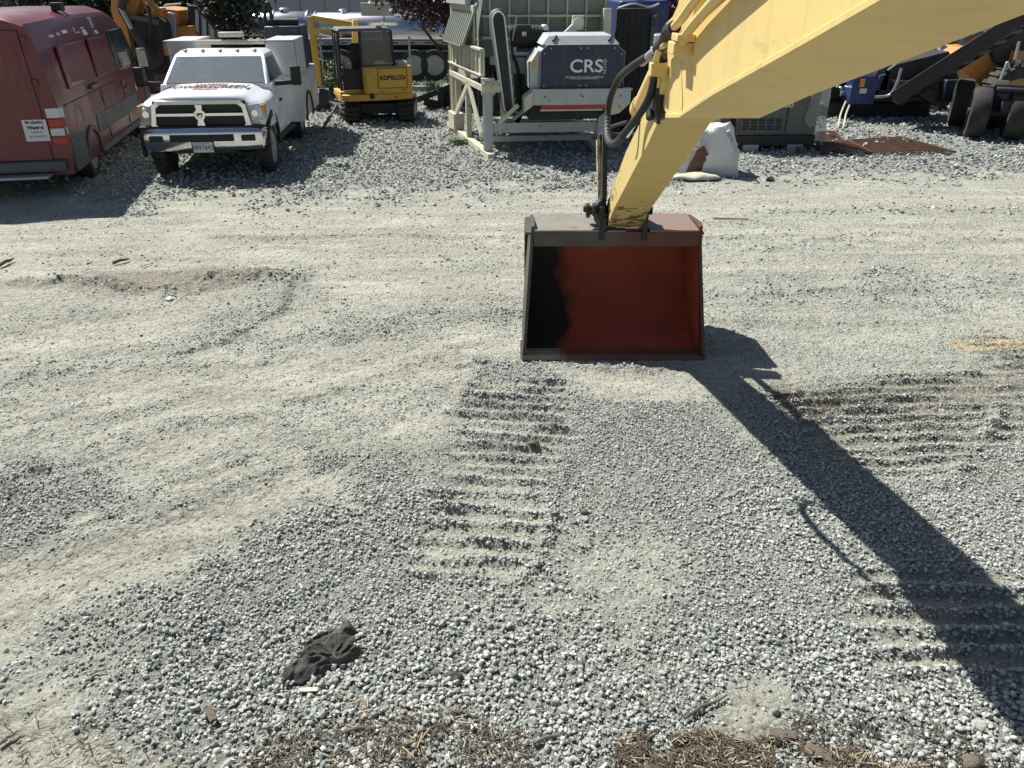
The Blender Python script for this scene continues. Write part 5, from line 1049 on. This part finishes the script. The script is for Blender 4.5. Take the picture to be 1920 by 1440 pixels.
m = MB(); m.cyl(wp(362, 10, Yo + .9), wp(361, 45, Yo + .9), .14, 14); m.tube([wp(356, 12, Yo + .9), wp(357, 8, Yo + .9)], .1, 8); part(T, 'exhaust', m, M['dark'], .02, True)
m = MB(); m.tube([wp(308, 12, Yo + .7), wp(312, 9, Yo + .7), wp(340, 7, Yo + .7)], .025, 6); part(T, 'grab_rail', m, M['cream'], 0, True)
m = MB(); m.pb(298, 14, 310, 20, Yo + .5, .1); part(T, 'work_light', m, M['greyp'], .02, True)
m = MB(); m.tube(smooth_path([wp(272, 6, Yo - .3), wp(280, 20, Yo - .4), wp(281, 60, Yo - .4), wp(270, 100, Yo - .35)]), .04, 8); part(T, 'hose', m, M['black'], 0, True)
m = MB(); m.pb(288, 140, 315, 170, Yo - .6, .6); part(T, 'rear_box', m, M['rust'], .03, True)
T = thing('access_ramp', 'galvanised folding ramp leaning beside the orange excavator', 'ramp', (-10.2, 23.5, 0)); Yr = 22.6
poly('ramp_plate', [(366, 18), (372, 24), (404, 62), (404, 82), (392, 82), (366, 56)], Yr, .08, 'galv', .004)
for a, b in (((368, 16), (408, 60)), ((374, 24), (376, 80)), ((388, 40), (390, 80))): m = MB(); m.bar(wp(*a, Yr - .05), wp(*b, Yr - .05), .04, .04); part(T, 'rail', m, M['dark'], 0, True)
m = MB(); m.pb(400, 58, 412, 82, Yr - .1, .2); part(T, 'end_block', m, M['slate'], .01, True)

# ------------------------------------------------------------------ trailer ramp stack behind the plant
T = thing('steel_ramp_frame', 'dark steel ramps stacked on the gravel behind the screening plant leg', 'ramp', (-1.9, 21.0, 0))
for a, b, w_ in (((782, 187), (846, 163), .12), ((846, 163), (905, 170), .12), ((795, 190), (830, 198), .14), ((800, 204), (828, 200), .1), ((826, 170), (828, 205), .16), ((840, 172), (905, 180), .2)):
    m = MB(); m.bar(wp(*a, 20.8), wp(*b, 20.8), w_, w_ * 1.2); part(T, 'beam', m, M['dark'], .01, True)
m = MB(); m.pb(832, 168, 905, 212, 20.9, 1.2); part(T, 'ramp_box', m, M['black'], .03, True)

# ------------------------------------------------------------------ polished tankers
def tanker(label, x0, x1, yt, yb, Y, rot=0):
    a, b = at(x0, yt, Y), at(x1, yb, Y); r = (a.z - b.z) / 2; zc = (a.z + b.z) / 2; T = thing('tank_trailer', label, 'tanker', ((a.x + b.x) / 2, Y + r, 0), 0, 'polished tank trailers behind the fence'); L_ = (b.x - a.x) / 2
    m = MB(); m.lathe([(r * .72, -L_ - .22), (r * .93, -L_ - .08), (r, -L_), (r, L_), (r * .93, L_ + .08), (r * .72, L_ + .22)], (0, 0, zc), 'x', 48); t = part(T, 'tank', m, M['steel'], 0, False, 50)
    n = max(2, int(L_ * 2 / 1.5))
    for k in range(n + 1): x = -L_ + k * 2 * L_ / n; m = MB(); m.lathe([(r + .002, -.045), (r + .035, -.035), (r + .035, .035), (r + .002, .045)], (x, 0, zc), 'x', 40); part(t, 'ring_band', m, M['steel'])
    m = MB(); m.box(-L_, L_, -r - .05, -r + .06, zc - r * .62, zc - r * .42); sk = part(T, 'side_skirt', m, M['cream'], .01)
    for k in range(int(L_ * 2 / .55)):
        m = MB(); x = -L_ + .3 + k * .55; m.box(x, x + .22, -r - .056, -r - .049, zc - r * .54, zc - r * .48); part(sk, 'marker_light', m, M['dark'])
    for x in (-L_ * .6, L_ * .3): m = MB(); m.lathe([(.17, 0), (.17, .08), (.1, .12)], (x, 0, zc + r - .02), 'z', 16); part(T, 'manhole', m, M['steel'], .01)
    m = MB(); m.box(-L_, L_, -.5, .5, zc - r - .25, zc - r); part(T, 'chassis', m, M['dark'], .02)
    for x in (L_ * .45, L_ * .75, -L_ * .6): 
        for s in (-1, 1): wheel(T, (x, s * .85, .48), .48, .30, 'y', 0, M['greyp'], s)
    m = MB(); m.box(-L_, L_ * 1.0, -r - .04, -r, zc - r * .98, zc - r * .88); part(T, 'lower_rail', m, M['galv'])
    return T
tanker('polished tanker at the left behind the pickup with ring bands', 440, 578, 22, 92, 25.5)
tanker('long polished tanker standing behind the mini excavator', 585, 848, 24, 98, 27.5)
m = MB(); a, b = at(676, 12, 27.0), at(738, 30, 27.0); m.box(a.x, b.x, 27.0, 27.2, b.z, a.z + .1); solo('sign_board', 'blank beige board above the tanker and the mini excavator', 'sign', m, M['cream'], (a.x, 27, b.z), .01)
# ------------------------------------------------------------------ chain-link fence
T = thing('chain_link_fence', 'low chain-link fence running behind the mini excavator', 'fence', (-2, 24.5, 0))
for k in range(26):
    x = -16 + k * 1.3; m = MB(); m.cyl((x + 2, 0, 0), (x + 2, 0, 1.45), .03, 8); m.lathe([(.035, 0), (.02, .05)], (x + 2, 0, 1.45), 'z', 8); part(T, 'post', m, M['galv'])
m = MB(); m.cyl((-14, 0, 1.42), (20, 0, 1.42), .022, 8); part(T, 'top_rail', m, M['galv'])
m = MB()
for k in range(440):
    x = -14 + k * .075
    for s in (-1, 1):
        p, q_ = Vector((x, 0, 0.03)), Vector((x + s * 1.35, 0, 1.4)); m.add([p + Vector((-.004, 0, 0)), p + Vector((.004, 0, 0)), q_ + Vector((.004, 0, 0)), q_ + Vector((-.004, 0, 0))], [(0, 1, 2, 3)])
part(T, 'mesh', m, M['dark'], weld=False, kind='stuff')
m = MB(); m.box(-14, 20, -.1, .12, -.1, .14); part(T, 'kerb', m, M['concrete'], .02)

# ------------------------------------------------------------------ buildings far behind
def building(label, x0, x1, Y, h, mt, name='warehouse', d=12, panels=14):
    T = thing(name, label, 'building', ((x0 + x1) / 2, Y, 0)); L_ = (x1 - x0) / 2
    m = MB(); m.box(-L_, L_, 0, d, 0, h); wl_ = part(T, 'wall', m, M[mt])
    for k in range(panels): 
        x = -L_ + (k + .5) * 2 * L_ / panels; m = MB(); m.box(x - L_ / panels * .93, x + L_ / panels * .93, -.05, 0, .4, h - .3); part(wl_, 'panel', m, M[mt], .02)
    m = MB(); m.box(-L_ - .2, L_ + .2, -.2, d + .2, h, h + .25); part(T, 'roof', m, M['galv'])
    m = MB(); m.box(-L_, L_, -.03, .0, 0, .4); part(T, 'plinth', m, M['concrete'])
    return T
building('long pale pinkish warehouse wall far behind the tankers', -19, -3, 40, 7, 'wallp')
building('dark distant shed behind the trees at the left', -46, -20.5, 44, 6, 'slate', 'shed')
building('dark distant shed behind the machines at the right', -2.4, 50, 46, 6, 'slate', 'shed', panels=24)
# ------------------------------------------------------------------ trees, shrubs, weeds
def leaf_mesh(blobs, n, size, seed, flat=.5):
    r = np.random.default_rng(seed); V = []; 
    per = np.array([b[3] * b[4] * b[5] for b in blobs], float) ** .75; per = (per / per.sum() * n).astype(int)
    for (x, y, z, a, b_, c), k in zip(blobs, per):
        d = r.normal(size=(k, 3)); d /= np.linalg.norm(d, axis=1)[:, None]; rad = r.random(k) ** .38
        p = d * rad[:, None] * [a, b_, c] + [x, y, z]
        # clumps: pull leaves towards twig ends, leaving gaps
        cl_ = r.normal(size=(max(6, k // 60), 3)); cl_ /= np.linalg.norm(cl_, axis=1)[:, None]; cl_ = cl_ * (r.random(len(cl_)) ** .4)[:, None] * [a, b_, c] + [x, y, z]
        w_ = cl_[r.integers(0, len(cl_), k)]; s_ = .24 * (a + b_ + c) / 3; p = np.where(r.random((k, 1)) < .8, w_ + r.normal(0, 1, (k, 3)) * s_, p); V.append(p)
    P = np.concatenate(V); k = len(P); t = r.normal(size=(k, 3)); t /= np.linalg.norm(t, axis=1)[:, None]; u = r.normal(size=(k, 3)); u -= (u * t).sum(1)[:, None] * t; u /= np.linalg.norm(u, axis=1)[:, None]
    s = size * r.uniform(.6, 1.3, k)[:, None]; q = np.stack([P - t * s, P + u * s * flat, P + t * s, P - u * s * flat], 1).reshape(-1, 3)
    me = bpy.data.meshes.new('crown'); me.vertices.add(len(q)); me.vertices.foreach_set('co', q.astype(np.float32).ravel()); me.loops.add(4 * k); me.loops.foreach_set('vertex_index', np.arange(4 * k, dtype=np.int32)); me.polygons.add(k)
    me.polygons.foreach_set('loop_start', np.arange(0, 4 * k, 4, dtype=np.int32)); me.polygons.foreach_set('loop_total', np.full(k, 4, dtype=np.int32)); me.update(); return me
def tree(name, label, base, paths, blobs, n, size, mat, seed, cat='tree', group=None):
    T = thing(name, label, cat, base, 0, group); b = Vector(base)
    m = MB()
    for P, r0, r1 in paths:
        P = smooth_path([Vector(p) - b for p in P], 4); k = len(P); m.tube(P, [r0 + (r1 - r0) * i / (k - 1) for i in range(k)], 8)
    if paths: m.rough(.03, 6); part(T, 'trunk', m, M['bark'], 0, False, 60, False)
    me = leaf_mesh([(x - b.x, y - b.y, z - b.z, a, bb, c) for x, y, z, a, bb, c in blobs], n, size, seed); me.materials.append(M[mat]); link('crown', me, T)
    return T
def P3(x, y, Y): return at(x, y, Y)
def bl(x, y, Y, a, b_=None, c=None): p = at(x, y, Y); return (p.x, p.y, p.z, a, b_ or a, c or a)
tb = gr(852, 178); tb = Vector((at(850, 100, 22.5).x, 22.5, 0))
tree('plum_tree', 'purple-leaved tree with a leaning trunk behind the left leg of the screening plant', tb,
     [([tb, P3(850, 140, 22.5), P3(846, 80, 22.5), P3(835, 20, 22.5), P3(825, -60, 22.5)], .16, .08), ([P3(850, 140, 22.5), P3(828, 100, 22.3), P3(800, 60, 22.1), P3(780, 20, 22)], .05, .02), ([P3(848, 90, 22.5), P3(815, 80, 22.6), P3(790, 50, 22.8)], .04, .015), ([P3(846, 80, 22.5), P3(862, 30, 22.4), P3(868, -20, 22.2)], .08, .03)],
     [bl(760, 8, 21.8, .55, .6, .42), bl(800, 28, 22.2, .5, .6, .40), bl(840, 5, 22.4, .6, .8, .6), bl(735, -25, 22, .5, .6, .4), bl(800, -40, 22.4, 1.1, 1.0, .6), bl(850, 50, 22.4, .3, .4, .35), bl(870, -30, 22.6, .8, .8, .6)], 5200, .065, 'leafp', 3)
t2 = Vector((at(1262, 60, 22).x, 22, 0))
tree('plum_tree', 'purple-leaved tree showing between the blue machine and the yellow boom', t2, [([t2, P3(1262, 80, 22), P3(1258, 20, 22), P3(1262, -60, 22)], .14, .06)],
     [bl(1250, 20, 21.8, .55, .6, .55), bl(1270, 40, 22, .5, .6, .5), bl(1285, 5, 22, .6, .6, .5), bl(1255, -40, 22, .9, .9, .6), bl(1240, 60, 22, .3, .3, .3)], 3600, .065, 'leafp', 4)
t3 = Vector((at(440, 60, 24).x, 24.2, 0))
tree('dark_tree', 'dark evergreen tree with sky gaps between the ramp and the polished tanker', t3, [([t3, P3(440, 90, 24.2), P3(436, 20, 24.2), P3(440, -60, 24.2)], .18, .08)],
     [bl(430, 30, 24, .75, .7, .7), bl(410, 5, 24, .7, .7, .6), bl(460, 10, 24, .7, .7, .55), bl(440, 68, 24.2, .55, .5, .5), bl(430, -40, 24.2, 1.3, 1.2, .8)], 5200, .07, 'leafd', 5)
for i, (x, y, Y, s) in enumerate(((60, 0, 30, 3.0), (190, -5, 31, 2.6), (300, -5, 30, 2.4), (370, 5, 29, 2.2))):
    t = Vector((at(x, 0, Y).x, Y, 0)); ps = ((t, t + Vector((.1, 0, 1.5)), t + Vector((0, .1, 3.5))), )
    tree('dark_tree', ['dark broad tree behind the roof of the red van', 'dark tree between the van roof and the orange stick', 'dark tree rising behind the orange boom', 'dark tree behind the grab rail of the orange excavator'][i], t, [(ps[0], .2, .08)],
         [(t.x, Y, 1.3, s * .55, 1.0, .9), (t.x - s * .3, Y, 2.4, s * .5, 1.0, 1.0), (t.x + s * .3, Y - .2, 2.6, s * .5, 1.0, 1.0), (t.x, Y, 3.8, s * .5, 1.1, 1.1)], 5200, .10, 'leafd', 10 + i)
for i, (x, Y) in enumerate(((915, 34), (1010, 35), (1120, 34), (1200, 33))):
    t = Vector((at(x, 0, Y).x, Y, 0))
    tree('dark_tree', ['dark distant tree above the left end of the screen box', 'dark distant tree above the motor', 'dark distant tree above the right end of the screen box', 'dark distant tree above the blue hood'][i], t, [((t, t + Vector((0, 0, 2)), t + Vector((.1, 0, 4))), .2, .1)],
         [(t.x, Y, 2.2, 1.4, 1, 1.2), (t.x + .4, Y, 3.6, 1.3, 1, 1.0)], 3000, .11, 'leafd', 30 + i)
for i, (x, Y) in enumerate(((1700, 34), (1800, 36), (1900, 34), (1990, 33))):
    t = Vector((at(x, 0, Y).x, Y, 0))
    tree('dark_tree', ['dark distant tree left of the conveyor behind the boom', 'dark distant tree above the middle of the conveyor', 'dark distant tree behind the dump truck cab', 'dark distant tree beyond the head of the conveyor'][i], t, [((t, t + Vector((0, 0, 2)), t + Vector((.1, 0, 4))), .2, .1)],
         [(t.x, Y, 1.6, 1.7, 1, 1.4), (t.x + .4, Y, 3.4, 1.6, 1, 1.2)], 3000, .11, 'leafd', 40 + i)
t = Vector((at(622, 150, 21.6).x, 21.6, 0))
tree('shrub', 'leafy green shrub between the yellow dipper arm and the mini excavator cab', t, [], [bl(622, 150, 21.6, .34, .35, .36), bl(630, 125, 21.6, .28, .3, .25), bl(612, 175, 21.6, .3, .3, .3)], 1500, .04, 'leafg', 21, 'shrub')
def weed(label, x, y, n, h, spread, mat='weed', name='weed', seed=0):
    r = random.Random(seed); b = gr(x, y); b.z = gz(b.x, b.y); m = MB()
    for _ in range(n):
        a = r.uniform(0, 6.28); L_ = r.uniform(.5, 1) * h; d = Vector((math.cos(a), math.sin(a), 0)); o = d * r.uniform(0, spread * .5); side = Vector((-d.y, d.x, 0)) * r.uniform(.006, .012)
        p0, p1, p2 = o, o + d * spread * .4 * r.random() + Vector((0, 0, L_ * .6)), o + d * spread * r.uniform(.5, 1) + Vector((0, 0, L_ * r.uniform(.7, 1)))
        m.add([p0 - side, p0 + side, p1 + side * 1.4, p1 - side * 1.4, p2], [(0, 1, 2, 3), (3, 2, 4)])
    me = m.mesh(name, M[mat], 0, None, False); o = link(name, me); o.location = b; o['label'] = label; o['category'] = 'weed'; return o
weed('low green weed growing at the left skid of the screening plant', 858, 268, 120, .13, .30, seed=1)
weed('small green weed sprouting in front of the generator', 1498, 290, 26, .22, .10, seed=2)
weed('yellow-green weed by the fence kerb right of the mini excavator', 812, 172, 90, .45, .45, seed=3)
weed('brown dry weed tuft left of the plant leg', 848, 222, 90, .12, .35, 'drygrass', seed=4)
weed('brown dry weed tuft below the steel ramps', 815, 205, 60, .12, .30, 'drygrass', seed=5)

# ------------------------------------------------------------------ foreground litter
def cloth():
    P = [tuple(gr(*q))[:2] for q in ((528, 1284), (531, 1262), (556, 1246), (572, 1216), (598, 1196), (636, 1184), (656, 1170), (668, 1184), (668, 1214), (684, 1226), (662, 1242), (612, 1262), (566, 1286))]
    c = Vector((sum(p[0] for p in P) / len(P), sum(p[1] for p in P) / len(P), 0)); xs = [p[0] for p in P]; ys_ = [p[1] for p in P]; nx, ny = 90, 80
    X, Y = np.meshgrid(np.linspace(min(xs) - .01, max(xs) + .01, nx), np.linspace(min(ys_) - .01, max(ys_) + .01, ny)); D = sdf(X, Y, P) + .006 * (fbm(X * 30, Y * 30, 3) - .5); g = field(X, Y)[0]
    u = (X - c.x) * .62 - (Y - c.y) * .78; v = (X - c.x) * .78 + (Y - c.y) * .62
    f = 1.6 * (1 - np.abs(2 * fbm(u * 26 + 4 * fbm(X * 6, Y * 6, 2), v * 7, 3) - 1) * 2.2).clip(0, 1) ** 2 * .8; Z = g + .012 + .020 * sstep(0, .05, D) * (.4 + 1.2 * fbm(X * 8, Y * 8, 3)) + .020 * f * sstep(-.005, .02, D) - .02 * sstep(.004, -.004, D)
    m = MB(); V = [(X[j, i] - c.x, Y[j, i] - c.y, Z[j, i]) for j in range(ny) for i in range(nx)]; F = [(j * nx + i, j * nx + i + 1, (j + 1) * nx + i + 1, (j + 1) * nx + i) for j in range(ny - 1) for i in range(nx - 1) if min(D[j, i], D[j, i + 1], D[j + 1, i], D[j + 1, i + 1]) > -.004]
    m.add(V, F); bmesh.ops.delete(m.bm, geom=[v for v in m.bm.verts if not v.link_faces], context='VERTS')
    o = solo('rag', 'crumpled black dusty rag lying on the near gravel', 'rag', m, M['cloth'], (0, 0, 0), 0, 60); o.location = (c.x, c.y, .004)
    s = o.modifiers.new('thickness', 'SOLIDIFY'); s.thickness = .006
cloth()
def stick(label, p, q, r, mat='wood', name='stick', cat='stick', flat=1.0):
    a, b = gr(*p), gr(*q); a.z = gz(a.x, a.y) + r + .012; b.z = gz(b.x, b.y) + r + .012; c = (a + b) / 2; m = MB()
    if flat == 1.0: d = (b - a); m.tube([a - c, (a * .6 + b * .4) - c + Vector((0, r, r * .6)), (a * .25 + b * .75) - c + Vector((0, -r * .6, 0)), b - c], [r, r * .95, r * .8, r * .4], 7)
    else: m.bar(a - c, b - c, r * 2 * flat, r * 1.2); bmesh.ops.subdivide_edges(m.bm, edges=m.bm.edges[:], cuts=2, use_grid_fill=True)
    m.rough(r * .5, 30); o = solo(name, label, cat, m, M[mat], (0, 0, 0)); o.location = c; return o
stick('long thin forked twig at the upper edge of the wood mulch', (1282, 1354), (1362, 1309), .008)
stick('thin twig left of the long forked twig', (1196, 1318), (1226, 1352), .006); stick('dark flat board scrap beyond the wood mulch', (1442, 1380), (1490, 1387), .009, 'wood', 'board_scrap', 'wood scrap', 2.2)
stick('tan split board scrap right of the wood mulch', (1508, 1410), (1556, 1430), .011, 'wood', 'board_scrap', 'wood scrap', 2.2); stick('small tan wood chip on the gravel below the black rag', (563, 1298), (596, 1296), .005, 'cream', 'wood_chip', 'wood scrap', 2)
stick('upright tan wood chip left of the gravel edge', (392, 1335), (402, 1358), .008, 'wood', 'wood_chip', 'wood scrap', 2); stick('short tan twig standing in the gravel right of the boom shadow edge', (1532, 1048), (1536, 1064), .006)
stick('dark thin stick at the far left on the dirt road', (0, 503), (28, 490), .02); stick('short dark stick on the dirt road left of the berm', (214, 497), (242, 489), .018); stick('thin pale twig on the dirt road', (264, 502), (284, 496), .009, 'cream')
stick('dark flat strip lying right of the bucket top on the road', (1336, 413), (1404, 414), .009, 'wood', 'board_scrap', 'wood scrap', 1.5); stick('thin twig at the lower left corner', (0, 1400), (36, 1376), .007); stick('bent twig on the lower left dirt', (170, 1272), (205, 1256), .004)
stick('dark bark strip by the boom shadow', (1446, 745), (1480, 743), .010, 'wood', 'bark_strip', 'wood scrap', 2.0); stick('thin weed stem crossing the gravel right of the shoe prints', (1186, 782), (1212, 788), .004)
stick('pale branch on the near gravel left of the mulch', (1000, 1400), (1062, 1378), .007); stick('dark branch low on the near gravel', (640, 1378), (720, 1362), .008); stick('thin branch crossing the pebbles under the rag', (700, 1392), (790, 1376), .007)
stick('short dark branch near the black clod', (846, 1338), (900, 1350), .007)
def lump(label, x, y, w_, h_, mat, name, cat, seed):
    b = gr(x, y); b.z = gz(b.x, b.y); m = MB(); bmesh.ops.create_icosphere(m.bm, subdivisions=3, radius=1)
    for v in m.bm.verts: v.co = Vector((v.co.x * w_, v.co.y * w_ * .7, v.co.z * h_))
    m.rough(w_ * .35, 18, seed).rough(w_ * .15, 60, seed); o = solo(name, label, cat, m, M[mat], (0, 0, 0), 0, 40); o.location = b + Vector((0, 0, h_ * .5)); return o
lump('black greasy clod right of the rag', 850, 1272, .045, .020, 'black', 'clod', 'clod', 3); lump('brown crumbly clod beside the black clod', 818, 1264, .026, .014, 'wood', 'clod', 'clod', 4)
lump('brown broken wood chunk at the bottom edge right', 1822, 1436, .045, .030, 'wood', 'wood_chunk', 'wood scrap', 5); lump('round dark stone beyond the dusty patch', 1456, 1342, .020, .015, 'dark', 'rock', 'rock', 6)
lump('large pale stone on the right gravel', 1838, 1362, .034, .018, 'concrete', 'rock', 'rock', 7); lump('tan oval stone beside the shoe prints', 1532, 1230, .028, .015, 'concrete', 'rock', 'rock', 8); lump('brown rock in the dusty patch right of the long shoe prints', 1096, 962, .026, .018, 'wood', 'rock', 'rock', 9)
lump('white scrap on the dirt below the berm', 320, 562, .045, .010, 'paper', 'paper_scrap', 'litter', 10); lump('dark leaf clump in the shoe prints', 1000, 838, .05, .02, 'drygrass', 'leaf_clump', 'litter', 11); lump('dark dirt clod on the road at the far right', 1444, 340, .07, .04, 'dark', 'clod', 'clod', 12)
lump('white scrap on the shaded gravel beside the pickup wheel', 566, 296, .13, .02, 'paper', 'paper_scrap', 'litter', 13); lump('dark brown leaf beside the rag', 385, 1200, .018, .012, 'wood', 'leaf', 'litter', 14)
def mulch(label, poly, n, seed, lmin=.012, lmax=.05, mat='drygrass'):
    P = wpoly(poly); r = np.random.default_rng(seed); xs = [p[0] for p in P]; ys_ = [p[1] for p in P]; x = r.uniform(min(xs), max(xs), n * 3); y = r.uniform(min(ys_), max(ys_), n * 3)
    d = sdf(x, y, P) + .16 * (fbm(x * 6, y * 6, 4) - .5); k = (d > 0) & (fbm(x * 7 + 3, y * 7, 3) > .44); x, y = x[k][:n], y[k][:n]; h = field(x, y)[0]; m = MB()
    for a, b, z in zip(x, y, h):
        t = r.uniform(0, 6.28); L_ = lmin + (lmax - lmin) * r.random() ** 2.2 * 1.6; dz = r.uniform(-.25, .35) * L_; q = Vector((math.cos(t) * L_, math.sin(t) * L_, dz)) / 2; c = Vector((a, b, z + .010 + r.random() * .018)); m.bar(c - q, c + q, r.uniform(.0012, .0055), r.uniform(.001, .003))
    o = link('mulch', m.mesh('mulch', M[mat], 0, None, False), None, kind='stuff', label=label, category='mulch')
mulch('brown straw and wood mulch at the bottom edge right of centre', [(1190, 1372), (1300, 1378), (1420, 1392), (1600, 1410), (1700, 1480), (1150, 1480), (1170, 1400)], 3600, 1)
mulch('thin twiggy litter on the gravel below the rag', [(560, 1330), (700, 1350), (960, 1340), (1010, 1390), (980, 1470), (440, 1470), (460, 1400)], 1100, 2)
mulch('scattered straw on the near right gravel', [(1500, 1340), (1700, 1350), (1940, 1400), (1940, 1480), (1500, 1480)], 600, 3)
mulch('loose straw on the dirt at the lower left corner', [(-60, 1350), (120, 1340), (300, 1400), (500, 1480), (-60, 1480)], 140, 4)
mulch('brown chips along the shoe prints right of the shadow', [(1440, 742), (1600, 735), (1700, 760), (1560, 800), (1480, 790)], 420, 5, .015, .06)

mulch('pale straw stems strewn over the brown mulch', [(1190, 1372), (1300, 1378), (1420, 1392), (1600, 1410), (1900, 1480), (1150, 1480), (1170, 1400)], 700, 8, .015, .07, 'straw')
mulch('pale straw stems on the near gravel below the rag', [(560, 1300), (700, 1330), (960, 1320), (1010, 1390), (980, 1470), (440, 1470), (460, 1400)], 220, 9, .015, .06, 'straw')
